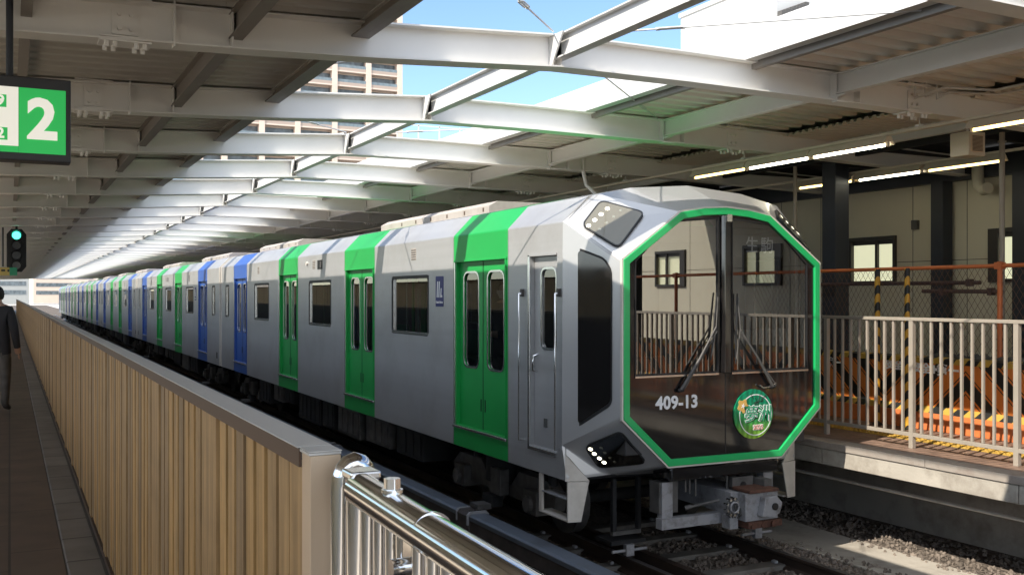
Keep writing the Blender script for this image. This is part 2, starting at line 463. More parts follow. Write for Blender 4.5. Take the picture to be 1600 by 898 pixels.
def plate(mb, outer, holes, to3, thick, material, reveal=None):
    """flat plate with holes: outlines in 2-D, to3(u,v,w) places them, w = 0 front, thick = back"""
    bm = bmesh.new()
    for loop in [outer] + holes:
        vs = [bm.verts.new((p[0], p[1], 0)) for p in loop]
        for i in range(len(vs)): bm.edges.new((vs[i], vs[(i + 1) % len(vs)]))
    bmesh.ops.triangle_fill(bm, edges=bm.edges[:], use_beauty=True)
    bm.verts.index_update()
    v2 = [(v.co.x, v.co.y) for v in bm.verts]
    fs = [tuple(v.index for v in f.verts) for f in bm.faces]
    bm.free()
    mb.add([to3(a, b, 0) for a, b in v2], fs, material)
    if thick:
        mb.add([to3(a, b, thick) for a, b in v2], fs, material)
        for loop in [outer] + holes:
            n = len(loop)
            vs = [to3(a, b, 0) for a, b in loop] + [to3(a, b, thick) for a, b in loop]
            mb.add(vs, [(i, (i + 1) % n, n + (i + 1) % n, n + i) for i in range(n)], reveal or material)

def ring_strip(mb, outer, inner, to3, w0, w1, material):
    n = len(outer)
    vs = [to3(a, b, w1) for a, b in outer] + [to3(a, b, w1) for a, b in inner] + [to3(a, b, w0) for a, b in outer] + [to3(a, b, w0) for a, b in inner]
    fs = []
    for i in range(n):
        j = (i + 1) % n
        fs += [(i, j, n + j, n + i), (i, 2 * n + i, 2 * n + j, j), (n + i, n + j, 3 * n + j, 3 * n + i)]
    mb.add(vs, fs, material)

def text_mesh(name, body, size, material, parent=None, matrix=None, extrude=.002, offset=0, align='CENTER', sx=1.0, spacing=1.0):
    cu = bpy.data.curves.new(name, 'FONT')
    cu.body = body; cu.size = size; cu.extrude = extrude; cu.offset = offset
    cu.align_x = align; cu.align_y = 'CENTER'; cu.resolution_u = 3; cu.space_character = spacing
    t = bpy.data.objects.new(name + '_tmp', cu); COL.objects.link(t)
    bpy.context.view_layer.update()
    dg = bpy.context.evaluated_depsgraph_get()
    me = bpy.data.meshes.new_from_object(t.evaluated_get(dg))
    bpy.data.objects.remove(t)
    me.name = name
    me.materials.clear(); me.materials.append(material)
    me.transform(Matrix.Diagonal((sx, 1, 1, 1)))
    if matrix is not None: me.transform(matrix)
    o = bpy.data.objects.new(name, me); COL.objects.link(o)
    if parent: o.parent = parent
    return o
# text facing -Y: x right, z up
FACE_NY = Matrix.Rotation(math.radians(90), 4, 'X')
# text facing -X: runs along -Y (reads left to right for a viewer looking towards +X)
FACE_NX = Matrix(((0, 0, -1, 0), (-1, 0, 0, 0), (0, 1, 0, 0), (0, 0, 0, 1)))

# ================================================================== THE SETTING
H = 2.75                      # camera above the trackbed
M['outer'] = mat('pale city ground', (.55, .52, .47), .9, var=.15, scale=(.05, .05, .05))  # outer ground made pale to bounce sunlight up under the canopy
g = MB(); g.quad((-900, -300, -H - .25), (900, -300, -H - .25), (900, 1500, -H - .25), (-900, 1500, -H - .25), M['outer'])
tag(g.build('ground'), kind='structure')
g = MB(); g.box(.3, 9.5, -30, 320, -H - .24, -H, M['ballast'])
tag(g.build('trackbed'), kind='structure')
# unseen low pale wall, added to block sky reflections in the train windows
mb = MB((4.6, -8, 1.6)); mb.box(-4.7, -4.6, -14, 122, -1.6, .5, M['wall'])
for k_ in range(60): mb.box(-4.5995, -4.595, -13 + k_ * 2 - .01, -13 + k_ * 2 + .01, -1.6, .5, M['seam'])
mb.box(-4.74, -4.56, -14, 122, .501, .55, M['dk_bronze'])
pw = mb.build('platform_wall'); pw.location = (-4.6, 8, -1.6)
tag(pw, 'unseen low beige panelled wall added behind the near platform, mirrored in the train windows', 'wall')

# left platform
YP0, YP1 = -14.0, 122.0
lp = MB(); lp.box(-1.2, .30, YP0, YP1, -H + .002, -1.6, M['plat_tile'])
lp.box(-5.0, -1.202, YP0, YP1, -H + .002, -1.6, M['paving_bounce'])  # out-of-view back strip, made pale to bounce light onto the slats
tag(lp.build('platform_floor'), kind='structure')
kb = MB(); kb.box(.302, .62, YP0, YP1, -H + .002, -1.585, M['curb'])
tag(kb.build('platform_kerb', bevel=.008), kind='structure')

# right platform: deck with coping, concrete edge beam and set-back wall
rp = MB()
rp.box(8.22, 13.2, YP0, YP1, -1.82, -1.6, M['plat_right'])
rp.box(9.5, 13.2, YP0, YP1, -H + .002, -1.822, M['concrete'])
rp.box(8.92, 9.34, YP0, YP1, -1.598, -1.592, M['tactile'])
tag(rp.build('platform_floor'), kind='structure')
dots = MB()
for i in range(96):
    for j in range(6):
        cx = 8.965 + j * .066; cy = 3.6 + i * .066
        pts = [(cx + .02 * math.cos(a * math.pi / 3), cy + .02 * math.sin(a * math.pi / 3)) for a in range(6)]
        dots.prism(pts, 'z', -1.592, -1.585, M['tactile'])
tag(dots.build('tactile_dots'), kind='stuff', label='yellow raised dots of the tactile strip', cat='tactile paving')
cp = MB()
y = YP0
while y < YP1:
    L_ = 1.9
    cp.box(7.98, 8.218, y, y + L_ - .006, -1.675, -1.598, M['coping'])
    y += L_
tag(cp.build('platform_coping', bevel=.006), kind='structure')
ce = MB()
y = YP0 + .7
while y < YP1:
    ce.box(7.995, 8.218, y, y + 2.39, -1.85, -1.677, M['concrete'])
    y += 2.4
tag(ce.build('platform_edge_beam', bevel=.006), kind='structure')

# concrete service strip on the trackbed
st = MB(); st.box(7.66, 8.46, YP0, YP1, -H + .002, -H + .03, M['concrete'])
tag(st.build('service_path', bevel=.01), kind='structure')

# ballast stones near the camera
sb = MB()
ico = bmesh.new(); bmesh.ops.create_icosphere(ico, subdivisions=1, radius=1.0)
icv = [v.co.copy() for v in ico.verts]; icf = [tuple(v.index for v in f.verts) for f in ico.faces]; ico.free()
def stones(n, xr, yr, z):
    for _ in range(n):
        x, y = random.uniform(*xr), random.uniform(*yr)
        s_ = random.uniform(.012, .030)
        R = Euler((random.random() * 6, random.random() * 6, random.random() * 6)).to_matrix()
        sc = Vector((s_ * random.uniform(.7, 1.3), s_ * random.uniform(.7, 1.3), s_ * random.uniform(.5, .9)))
        vs = []
        for c in icv:
            q = c * random.uniform(.8, 1.12)
            q = R @ Vector((q.x * sc.x, q.y * sc.y, q.z * sc.z))
            vs.append((x + q.x, y + q.y, z + q.z + random.uniform(-.004, .012)))
        sb.add(vs, icf, M['stone'])
stones(2600, (7.05, 7.68), (6.0, 12.5), -H + .004)
stones(1800, (5.55, 6.95), (6.2, 9.6), -H + .004)
stones(1300, (8.42, 9.4), (5.5, 11), -H + .004)
stones(60, (7.66, 7.8), (5.5, 8.4), -H + .032); stones(60, (8.3, 8.46), (5.5, 8.4), -H + .032)
stones(500, (3.4, 5.4), (2.5, 8), -H + .004)
tag(sb.build('ballast_stones'), 'loose dark ballast stones beside the rails', 'ballast', kind='stuff')

# rails and sleepers
def rail(x, y0, y1):
    mb = MB()
    prof = [(-.065, -.15), (.065, -.15), (.065, -.138), (.012, -.12), (.010, -.035), (.034, -.025), (.034, -.003), (-.034, -.003), (-.034, -.025), (-.010, -.035), (-.012, -.12), (-.065, -.138)]
    zt = -H + .155
    mb.prism([(x + a, zt + b) for a, b in prof], 'y', y0, y1, M['rail'])
    mb.box(x - .028, x + .028, y0, y1, zt - .003, zt, M['rail_top'])
    return mb
RW = 'rails of the two tracks'
for x, lab in ((5.50, 'rusty rail under the near side of the metro train'), (7.00, 'rusty rail under the far side of the metro train'),
               (1.45, 'rusty rail beside the slatted platform fence'), (2.95, 'rusty rail of the empty near track')):
    tag(rail(x, YP0, 150).build('rail'), lab, 'rail', RW)
# guard rail inside the near running rail
gr = MB(); gr.prism([(5.72, -H + .02), (5.80, -H + .02), (5.80, -H + .16), (5.72, -H + .16)], 'y', YP0, 140, M['rail'])
tag(gr.build('guard_rail'), 'dark guard rail between the running rails under the train', 'rail')
slp = None
k = 0
y = 6.4
while k < 6:
    mb = MB()
    mb.prism([(y - .11, -H + .001), (y + .11, -H + .001), (y + .085, -H + .045), (y - .085, -H + .045)], 'x', 5.1, 7.35, M['sleeper'])
    for rx in (5.5, 7.0):
        for s_ in (-1, 1):
            mb.box(rx + s_ * .075 - .02, rx + s_ * .075 + .02, y - .03, y + .03, -H + .046, -H + .075, M['grey_part'])
    o = mb.build('sleeper', bevel=.006, at=(6.2, y, -H))
    tag(o, 'concrete sleeper under the rails of the train track, number %d from the camera' % (k + 1), 'sleeper', 'sleepers of the train track')
    o['label'] = ('concrete sleeper nearest the camera, cut by the bottom of the picture', 'second concrete sleeper in front of the coupler, counted from the camera', 'third concrete sleeper from the camera, below the coupler', 'fourth concrete sleeper from the camera, at the guard gear', 'fifth concrete sleeper from the camera, in the shade under the cab', 'sixth concrete sleeper from the camera, barely visible under the train')[k]
    y += .72; k += 1

# third rail with its cover
tr = empty('third_rail', (4.76, 1, -H)); off = (-4.76, -1, H)
mb = MB(off); 
for y0, y1 in ((YP0, 7.05), (7.35, 10.35), (10.65, 16), (16.3, 60)):
    mb.prism([(4.66, -2.55), (4.655, -2.50), (4.68, -2.48), (4.86, -2.48), (4.885, -2.50), (4.88, -2.55)], 'y', y0, y1, M['cover'])
mb.build('cover_board', tr, bevel=.006)
mb = MB(off)
mb.box(4.668, 4.70, YP0, 60, -2.70, -2.552, M['cover_brown'])
mb.prism([(4.74, -2.7), (4.80, -2.7), (4.80, -2.6), (4.74, -2.6)], 'y', YP0, 60, M['rail'])
mb.build('side_board', tr)
for yj in (7.2, 10.5, 16.15):
    mb = MB(off)
    mb.prism([(4.645, -2.72), (4.64, -2.50), (4.675, -2.465), (4.865, -2.465), (4.90, -2.50), (4.895, -2.72), (4.87, -2.72), (4.87, -2.52), (4.67, -2.52), (4.67, -2.72)], 'y', yj - .16, yj + .16, M['cover_brown'])
    for d_ in (-.15, .15):
        mb.prism([(4.63, -2.6), (4.63, -2.49), (4.668, -2.452), (4.872, -2.452), (4.91, -2.49), (4.91, -2.6), (4.885, -2.6), (4.885, -2.50), (4.655, -2.50), (4.655, -2.6)], 'y', yj + d_ - .015, yj + d_ + .015, M['grey_part'])
    for a in (4.70, 4.77, 4.84):
        mb.tube([(a, yj - .08, -2.466), (a, yj - .08, -2.45)], .008, M['black'], 6)
    mb.build('joint_bracket', tr, bevel=.003)
tag(tr, 'dark third rail under a blue grey cover board beside the train', 'third rail')

# cable duct pipe under the right platform
mb = MB(); mb.tube([(8.40, YP0, -2.08), (8.40, 60, -2.08)], .018, M['white_paint'], 8)
tag(mb.build('conduit_pipe'), 'thin pale pipe running along under the far platform edge', 'pipe')

# ================================================================== CANOPY
BY0, BSP = 7.46, 2.92
ZB = 1.935
def zbot(x):
    pts = [(-6, 1.5), (-2, 1.68), (0, 1.745), (1.445, 1.79), (2.5, 1.835), (4.18, 1.935), (5.5, 1.94), (7.3, 1.925), (9.3, 1.895), (13, 1.80)]
    for (a, b), (c, d) in zip(pts, pts[1:]):
        if x <= c: return b + (d - b) * (x - a) / (c - a)
    return pts[-1][1]
canopy = empty('station_canopy', (4.18, 8, -1.6)); CO = (-4.18, -8, 1.6)
tag(canopy, 'grey steel canopy with an open middle strip over both platforms and the train', 'canopy')
BD = .28
def beam_mesh(x0, x1, mb, y=0.0):
    xs = [x0] + [q for q in (-2, 0, 1.445, 2.5, 4.18, 5.5, 7.3, 9.3) if x0 < q < x1] + [x1]
    for a, b in zip(xs, xs[1:]):
        for (dz0, dz1, hw) in ((0, .014, .10), (BD - .014, BD, .10), (.014, BD - .014, .006)):
            za, zb_ = zbot(a), zbot(b)
            vs = [(a, y - hw, za + dz0), (b, y - hw, zb_ + dz0), (b, y + hw, zb_ + dz0), (a, y + hw, za + dz0),
                  (a, y - hw, za + dz1), (b, y - hw, zb_ + dz1), (b, y + hw, zb_ + dz1), (a, y + hw, za + dz1)]
            mb.add(vs, [(0, 3, 2, 1), (4, 5, 6, 7), (0, 1, 5, 4), (1, 2, 6, 5), (2, 3, 7, 6), (3, 0, 4, 7)], M['beam'])
    # stiffeners where the long beams meet the cross beam
    for xs_ in (1.04, 1.445, 4.18, 7.3, 7.62):
        z = zbot(xs_)
        mb.box(xs_ - .006, xs_ + .006, y - .108 if xs_ == 1.04 else y - .092, y - .007, z - (.02 if xs_ == 1.04 else -.016), z + BD - (.016 if xs_ != 1.04 else -.02), M['beam'])
        mb.box(xs_ - .006, xs_ + .006, y + .007, y + .092, z + .016, z + BD - .016, M['beam'])
    return mb
first = None
beam_y = [BY0 + BSP * i for i in range(-3, 39)]
def splice(xs_, y, parent, off_):
    z = zbot(xs_)
    mb = MB(off_)
    mb.box(xs_ - .085, xs_ + .085, y - .024, y - .0065, z + .05, z + BD - .05, M['beam'])
    mb.box(xs_ - .17, xs_ + .17, y - .098, y + .098, z - .0135, z - .001, M['beam'])
    mb.box(xs_ - .17, xs_ + .17, y - .098, y + .098, z + BD + .001, z + BD + .0135, M['beam'])
    mb.box(xs_ - .17, xs_ + .17, y - .098, y - .026, z + .0145, z + .024, M['beam'])
    for dx in (-.038, .038):
        for dz in (.09, BD - .09):
            mb.tube([(xs_ + dx, y - .0235, z + dz), (xs_ + dx, y - .055, z + dz)], .016, M['beam'], 6, smooth=False)
    for dx in (-.125, -.07, .07, .125):
        for dy in (-.068, .068):
            mb.tube([(xs_ + dx, y + dy, z - .013), (xs_ + dx, y + dy, z - .052)], .017, M['beam'], 6, smooth=False)
            mb.tube([(xs_ + dx, y + dy, z + BD + .0135), (xs_ + dx, y + dy, z + BD + .033)], .014, M['beam'], 6, smooth=False)
    return mb.build('splice_plate', parent)
for i, by in enumerate(beam_y):
    if first is None:
        mb = MB(CO); beam_mesh(-4.3, 12.9, mb, 0)
        first = mb.build('cross_beam', canopy)
        for q in (.72, 8.45): splice(q, 0, first, CO)
        first.location = (0, by, 0)
    else:
        c = first.copy(); COL.objects.link(c); c.parent = canopy; c.location = (0, by, 0)
        if by < 45:
            for ch in first.children:
                d = ch.copy(); COL.objects.link(d); d.parent = c
                for e_ in ch.children:
                    f_ = e_.copy(); COL.objects.link(f_); f_.parent = d
# long beams along the track
def long_beam(x, z0, z1, hw, name, m_, y0=-1.5, y1=121, cut=True):
    mb = MB(CO)
    segs = []
    ys = [y0] + [b for b in beam_y if y0 < b < y1] + [y1] if cut else [y0, y1]
    for a, b in zip(ys, ys[1:]):
        g_ = .0 if not cut else .008
        a += g_; b -= g_
        mb.box(x - hw, x + hw, a, b, z0, z0 + .012, m_)
        mb.box(x - hw, x + hw, a, b, z1 - .012, z1, m_)
        mb.box(x - .006, x + .006, a, b, z0 + .012, z1 - .012, m_)
    return mb.build(name, canopy)
long_beam(4.18, 2.005, 2.205, .05, 'ridge_beam', M['beam_white'])
long_beam(1.48, 1.875, 2.065, .05, 'purlin_beam', M['beam_dark'])
long_beam(7.33, 1.99, 2.195, .05, 'purlin_beam', M['beam'])
long_beam(.10, 1.87, 2.02, .035, 'purlin_beam', M['beam_dark'])
long_beam(-2.6, 1.80, 1.95, .035, 'purlin_beam', M['beam'])
long_beam(10.2, 1.98, 2.17, .05, 'purlin_beam', M['beam'])
# gusset haunches below the right purlin at each near beam
for by in beam_y[0:14]:
    mb = MB(CO)
    mb.prism([(by - .24, 1.985), (by - .012, 1.985), (by - .012, 1.945)], 'x', 7.30, 7.36, M['beam'])
    mb.box(7.25, 7.41, by - .15, by - .076, 1.905, 1.917, M['beam'])
    mb.build('haunch_bracket', canopy)
    mb = MB(CO)
    mb.prism([(by - .25, 2.20), (by - .012, 2.20), (by - .012, 1.95), (by - .06, 1.95)], 'x', 4.10, 4.115, M['beam_white'])
    mb.build('gusset_plate', canopy)

def deck(x0, x1, z0, z1, y0, y1, name, m_, pitch=.24, depth=.075, par=canopy, of=CO):
    mb = MB(of)
    n = int((y1 - y0) / pitch)
    prof = []
    for i in range(n):
        y = y0 + i * pitch
        prof += [(y, 0), (y + pitch * .36, 0), (y + pitch * .5, depth), (y + pitch * .86, depth)]
    vs = []
    for (y, d) in prof: vs += [(x0, y, z0 + d), (x1, y, z1 + d), (x0, y, z0 + d + .012), (x1, y, z1 + d + .012)]
    fs = []
    for i in range(len(prof) - 1):
        a = i * 4; b = a + 4
        fs += [(a, a + 1, b + 1, b), (a + 2, b + 2, b + 3, a + 3), (a, b, b + 2, a + 2), (a + 1, a + 3, b + 3, b + 1)]
    mb.add(vs, fs, m_)
    return mb.build(name, par)
CYN = -1.5
def dz(x): return zbot(x) + BD + .02
deck(1.40, 2.50, dz(1.4), dz(2.5), CYN, 121, 'roof_deck', M['deck'])
deck(-2.0, 1.398, dz(-2), dz(1.398), CYN, 121, 'roof_deck', M['deck'])
deck(-4.4, -2.002, dz(-4.4), dz(-2.002), CYN, 121, 'roof_deck', M['deck'])
deck(6.20, 9.3, dz(6.2), dz(9.3) + .02, CYN, 121, 'roof_deck', M['deck_lit'])
deck(9.302, 10.6, dz(9.3) - .06, dz(10.6) - .03, CYN, 121, 'roof_deck', M['deck_lit'], pitch=.12, depth=.03)
# flat upper skin so no light leaks past the ribs
mb = MB(CO)
mb.add([(-4.4, CYN, dz(-4.4) + .08), (-4.4, 121, dz(-4.4) + .08), (2.5, 121, dz(2.5) + .08), (2.5, CYN, dz(2.5) + .08)], [(0, 1, 2, 3)], M['deck'])
mb.add([(6.2, CYN, dz(6.2) + .1), (6.2, 121, dz(6.2) + .1), (13.3, 121, dz(9.3) + .12), (13.3, CYN, dz(9.3) + .12)], [(0, 1, 2, 3)], M['deck'])
mb.build('roof_skin', canopy)
# fascias at the two edges of the opening
def fascia(x, z0, z1, s_):
    mb = MB(CO)
    y = -1.5
    while y < 121:
        b = min(y + 5.84, 121)
        mb.box(min(x, x + s_ * .02), max(x, x + s_ * .02), y, b - .004, z0, z1, M['beam_white'])
        mb.box(min(x, x + s_ * .12), max(x, x + s_ * .12), y, b - .004, z0 - .012, z0 - .001, M['beam_white'])
        y = b
    return mb.build('edge_fascia', canopy)
fascia(2.53, 2.13, 2.47, -1)
fascia(6.15, 2.22, 2.50, 1)
mb = MB(CO); mb.box(2.44, 2.505, -1.5, 121, 2.0, 2.128, M['beam_dark']); mb.box(2.36, 2.439, -1.5, 121, 2.0, 2.014, M['beam_dark']); mb.build('edge_purlin', canopy)
mb = MB(CO); mb.box(6.30, 6.36, -1.5, 121, 2.15, 2.225, M['beam_dark']); mb.build('edge_purlin', canopy)  # dark colour stands in for the fascia's shadow on this strip
# diagonal tie rods with turnbuckles across the opening
def rod(a, b, r=.008, tb=.42):
    a, b = Vector(a), Vector(b)
    mb = MB(CO); mb.tube([a, b], r, M['beam_white'], 8)
    t = mb.build('tie_rod', canopy)
    d = (b - a).normalized(); c = a.lerp(b, tb)
    s1 = d.cross(Vector((0, 0, 1))).normalized() * .022
    mb = MB(CO)
    for s_ in (-1, 1): mb.tube([c - d * .11 + s1 * s_ * .3, c - d * .08 + s1 * s_, c + d * .08 + s1 * s_, c + d * .11 + s1 * s_ * .3], .007, M['beam_white'], 6)
    mb.tube([c - d * .12, c - d * .085], .015, M['beam_white'], 6); mb.tube([c + d * .085, c + d * .12], .015, M['beam_white'], 6)
    e_ = MB(CO)
    mb.build('turnbuckle', t)
for i in range(2, 18):
    y0, y1 = beam_y[i], beam_y[i + 1]
    if i % 2 == 0:
        rod((4.12, y1 - .05, 2.24), (1.55, y0 + .08, 2.10), tb=.25)
        rod((4.24, y1 - .05, 2.22), (7.2, y0 + .1, 2.2), tb=.22)
    else:
        rod((4.12, y0 + .05, 2.24), (1.55, y1 - .08, 2.10), tb=.2)
        rod((4.24, y0 + .06, 2.2), (7.2, y1 - .1, 2.2), tb=.8)

# ================================================================== RIGHT SIDE: wall, columns, roof space
wall = empty('station_wall', (13.0, 8, -1.6)); WO = (-13, -8, 1.6)
wins = [((14.0 - .257 * 0), 0)]
def win_y(x): return None
mb = MB(WO)
opens = [(11.84, 12.86), (9.0, 10.0), (6.0, 7.0), (3.0, 4.0), (0, 1.0), (-3.0, -2.0), (15, 16)]
opens = sorted(opens)
ys = [YP0] + [v for o_ in opens for v in o_] + [YP1]
for i in range(0, len(ys) - 1, 2):
    mb.box(13.0, 13.15, ys[i], ys[i + 1], -1.6, 2.08, M['wall'])
for a, b in opens:
    mb.box(13.0, 13.15, a, b, -1.6, .24, M['wall']); mb.box(13.0, 13.15, a, b, .95, 2.08, M['wall'])
mb.build('cladding', wall)
mb = MB(WO)
y = -13.0; 
for k_ in range(60):
    yy = -13.04 + 1.021 * k_
    if not any(a - .02 < yy < b + .02 for a, b in opens):
        mb.box(12.996, 13.0, yy - .005, yy + .005, -1.6, 2.08, M['seam'])
for zz in (-.35, .55):
    last = -13
    for a, b in opens + [(50, 51)]:
        mb.box(12.9955, 12.9995, last, a - .06, zz - .005, zz + .005, M['seam']); last = b + .06
mb.build('panel_seam', wall)
for a, b in opens:
    w_ = MB(WO)
    w_.box(12.95, 13.02, a - .05, b + .05, .93, .99, M['win_frame']); w_.box(12.95, 13.02, a - .05, b + .05, .20, .25, M['win_frame'])
    w_.box(12.95, 13.02, a - .05, a, .25, .93, M['win_frame']); w_.box(12.95, 13.02, b - .12, b + .05, .25, .93, M['win_frame'])
    w_.box(12.97, 13.02, (a + b) / 2 - .17, (a + b) / 2 - .12, .25, .93, M['win_frame'])
    w_.box(13.0, 13.03, a, b, .86, .93, M['win_frame'])
    wf = w_.build('window', wall)
    p_ = MB(WO); p_.quad((13.05, a, .24), (13.05, b, .24), (13.05, b, .95), (13.05, a, .95), M['win_lit'])
    p_.build('pane', wf)
mb = MB(WO); mb.prism(rrect(11.33, 11.45, 1.06, 1.21, .01, 2), 'x', 12.94, 12.995, M['under2'])
mb.build('wall_box', wall)
tag(wall, 'beige panelled station wall with small lit windows behind the far platform', 'wall')
# vent elbow on the wall
mb = MB(); mb.tube([(12.8, 10.1, 2.1), (12.8, 10.1, 1.75), (12.78, 10.06, 1.62), (12.74, 9.95, 1.55), (12.7, 9.85, 1.57)], .085, M['wall'], 12)
tag(mb.build('vent_pipe', at=(12.8, 10.1, 1.9)), 'beige curved vent pipe high on the panelled wall', 'pipe')

# dark girder and deep roof space
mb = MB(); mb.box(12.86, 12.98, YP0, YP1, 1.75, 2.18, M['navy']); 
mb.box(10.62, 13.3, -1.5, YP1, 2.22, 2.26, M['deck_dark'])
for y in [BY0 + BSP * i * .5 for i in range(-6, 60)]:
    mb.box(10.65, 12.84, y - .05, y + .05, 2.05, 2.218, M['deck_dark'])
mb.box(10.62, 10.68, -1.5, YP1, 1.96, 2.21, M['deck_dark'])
tag(mb.build('roof_girder'), 'black roof girders above the panelled wall', 'girder')

def column(x, y, w, z1, lab):
    mb = MB((-x, -y, 1.6))
    mb.box(x - w / 2, x + w / 2, y - w / 2, y - w / 2 + .016, -1.6, z1, M['navy'])
    mb.box(x - w / 2, x + w / 2, y + w / 2 - .016, y + w / 2, -1.6, z1, M['navy'])
    mb.box(x - .008, x + .008, y - w / 2 + .016, y + w / 2 - .016, -1.6, z1, M['navy'])
    mb.box(x - w / 2 - .002, x - w / 2 + .01, y - w / 2 + .016, y + w / 2 - .016, -1.6, z1, M['navy'])
    mb.box(x - w / 2 - .07, x + w / 2 + .07, y - w / 2 - .07, y + w / 2 + .07, -1.6, -1.575, M['navy'])
    o = mb.build('steel_column', bevel=.003, at=(0, 0, 0)); o.location = (x, y, -1.6)
    tag(o, lab, 'column', 'dark steel columns along the far platform')
column(11.0, 11.13, .27, 2.05, 'thick dark navy column just right of the train front')
column(12.82, 10.76, .22, 1.75, 'slimmer dark column against the panelled wall behind the striped poles')
column(12.82, 9.36, .22, 1.75, 'dark column at the right edge of the picture against the wall')
column(11.0, 5.1, .27, 2.05, 'dark column on the far platform outside the right edge, seen in the windshield')
column(11.0, -1.0, .27, 2.05, 'dark column on the far platform reflected left in the windshield')
column(11.0, 17.2, .27, 2.05, 'dark column hidden behind the lead car')

def slim_post(x, y, z0, z1, r, lab):
    mb = MB(); mb.tube([(x, y, z0), (x, y, z1)], r, M['fence_grey'], 12)
    mb.tube([(x, y, z1 - .12), (x, y, z1 - .1)], r * 1.5, M['fence_grey'], 12)
    tag(mb.build('slim_post', at=(x, y, z0)), lab, 'post', 'slim grey posts on the far platform')
slim_post(10.6, 8.03, -1.6, 1.95, .032, 'slim grey post rising behind the orange pipe fence')
slim_post(10.6, 11.55, -1.6, 1.95, .028, 'slim grey post just above the right corner of the train front')

# ceiling lamps
LG = 'fluorescent lamps hanging over the far platform'
def lamp(x, y0, y1, z, tube, lab):
    root = empty('ceiling_lamp', (x, (y0 + y1) / 2, z)); of = (-x, -(y0 + y1) / 2, -z)
    mb = MB(of)
    mb.prism([(x - .03, z + .11), (x + .03, z + .11), (x + .095, z + .02), (x + .085, z + .015), (x + .03, z + .05), (x - .03, z + .05), (x - .085, z + .015), (x - .095, z + .02)], 'y', y0 + .01, y1 - .01, M['lamp_house'])
    mb.build('lamp_housing', root)
    mb = MB(of); mb.tube([(x, y0 + .05, z + .012), (x, y1 - .05, z + .012)], .017, tube, 10); mb.build('tube', root)
    for q in (y0 + .035, y1 - .035):
        mb = MB(of); mb.box(x - .02, x + .02, q - .015, q + .015, z - .01, z + .055, M['white_paint']); mb.build('lamp_holder', root)
    tag(root, lab, 'lamp', LG)
    return root
for i, (a, b, t, lab) in enumerate([
        (8.17, 9.40, 'tube_w', 'white tube lamp with cream housing above the train front, right end of its lit row'),
        (9.40, 10.60, 'tube_w', 'pale yellow tube lamp in the middle of the near row above the train front'),
        (10.60, 11.80, 'tube_y', 'deep yellow tube lamp at the far end of the near row above the train roof'),
        (5.9, 7.12, 'tube_y', 'yellow tube lamp cut by the right edge of the picture'),
        (3.4, 4.6, 'tube_w', 'tube lamp of the near row beyond the right edge'),
        (-.8, .4, 'tube_w', 'tube lamp of the near row behind the viewer')]):
    lamp(8.9, a, b, 1.70, M[t], lab)
for (a, b, t, lab) in [(8.5, 9.70, 'tube_y', 'yellow tube lamp before the panelled wall, beside the slim grey post'),
                       (9.75, 10.95, 'tube_w', 'white tube lamp before the panelled wall, right of the thick column'),
                       (11.0, 12.2, 'tube_y', 'yellow tube lamp before the panelled wall, left of the thick column')]:
    lamp(11.26, a, b, 1.70, M[t], lab)
# trunking above the near lamp row with hangers
mb = MB((-8.9, -8, -1.86)); mb.box(8.87, 8.93, -1.4, 60, 1.815, 1.845, M['lamp_house'])
tk = mb.build('lamp_trunking'); tk.location = (8.9, 8, 1.86)
for by in beam_y[0:16]:
    h_ = MB((-8.9, -8, -1.86)); h_.tube([(8.9, by + .3, 1.84), (8.9, by + .3, 2.2)], .007, M['beam'], 6)
    h_.box(8.86, 8.94, by + .27, by + .33, 1.846, 1.87, M['beam']); h_.build('hanger', tk)
tag(tk, 'long cream trunking hung below the canopy over the near lamp row', 'trunking')
mb = MB((-11.26, -8, -1.83)); mb.box(11.23, 11.29, -1.4, 60, 1.815, 1.845, M['lamp_house'])
t2 = mb.build('lamp_trunking'); t2.location = (11.26, 8, 1.83)
tag(t2, 'long cream trunking over the lamps near the panelled wall', 'trunking')

# speaker
sp = empty('loudspeaker', (10.0, 8.05, 1.75)); of = (-10, -8.05, -1.75)
mb = MB(of); mb.box(9.86, 10.14, 7.9, 8.16, 1.62, 1.90, M['lamp_house']); mb.build('case', sp, bevel=.01)
mb = MB(of)
mb.box(9.89, 10.09, 7.888, 7.899, 1.66, 1.86, M['cap_side'])
for k_ in range(12): mb.box(9.905, 10.075, 7.882, 7.8875, 1.672 + k_ * .015, 1.679 + k_ * .015, M['dk_bronze'])
mb.build('grille', sp)
mb = MB(of); mb.tube([(10, 8.03, 1.9), (10, 8.03, 2.2)], .015, M['beam'], 8); mb.build('bracket', sp)
tag(sp, 'boxy cream loudspeaker hanging above the far platform', 'loudspeaker')

# conduits under the right canopy
for k_, (x, z, lab) in enumerate(((9.0, 2.10, 'thin pipe clipped to the canopy nearest the near lamp row'), (9.15, 2.13, 'thin pipe clipped to the canopy, second from the lamp row'), (9.32, 2.12, 'thin pipe clipped to the canopy, farthest from the lamp row'))):
    mb = MB(); mb.tube([(x, -1.4, z), (x, 6.9 + k_ * .1, z), (x - .5, 7.1 + k_ * .1, z + .02), (x - .6, 7.38, z - .05), (x - .6, 7.38, z + .1)], .014, M['beam'], 8)
    tag(mb.build('conduit_pipe'), lab, 'pipe', 'thin pipes under the far canopy')
mb = MB(); mb.tube([(7.9, 13.25, 2.2), (7.9, 13.25, 1.9), (7.92, 13.2, 1.7), (8.05, 13.1, 1.55), (8.1, 13.1, 1.4)], .03, M['beam'], 8)
tag(mb.build('drain_pipe'), 'short hanging cable elbow above the train roof under the canopy', 'pipe')

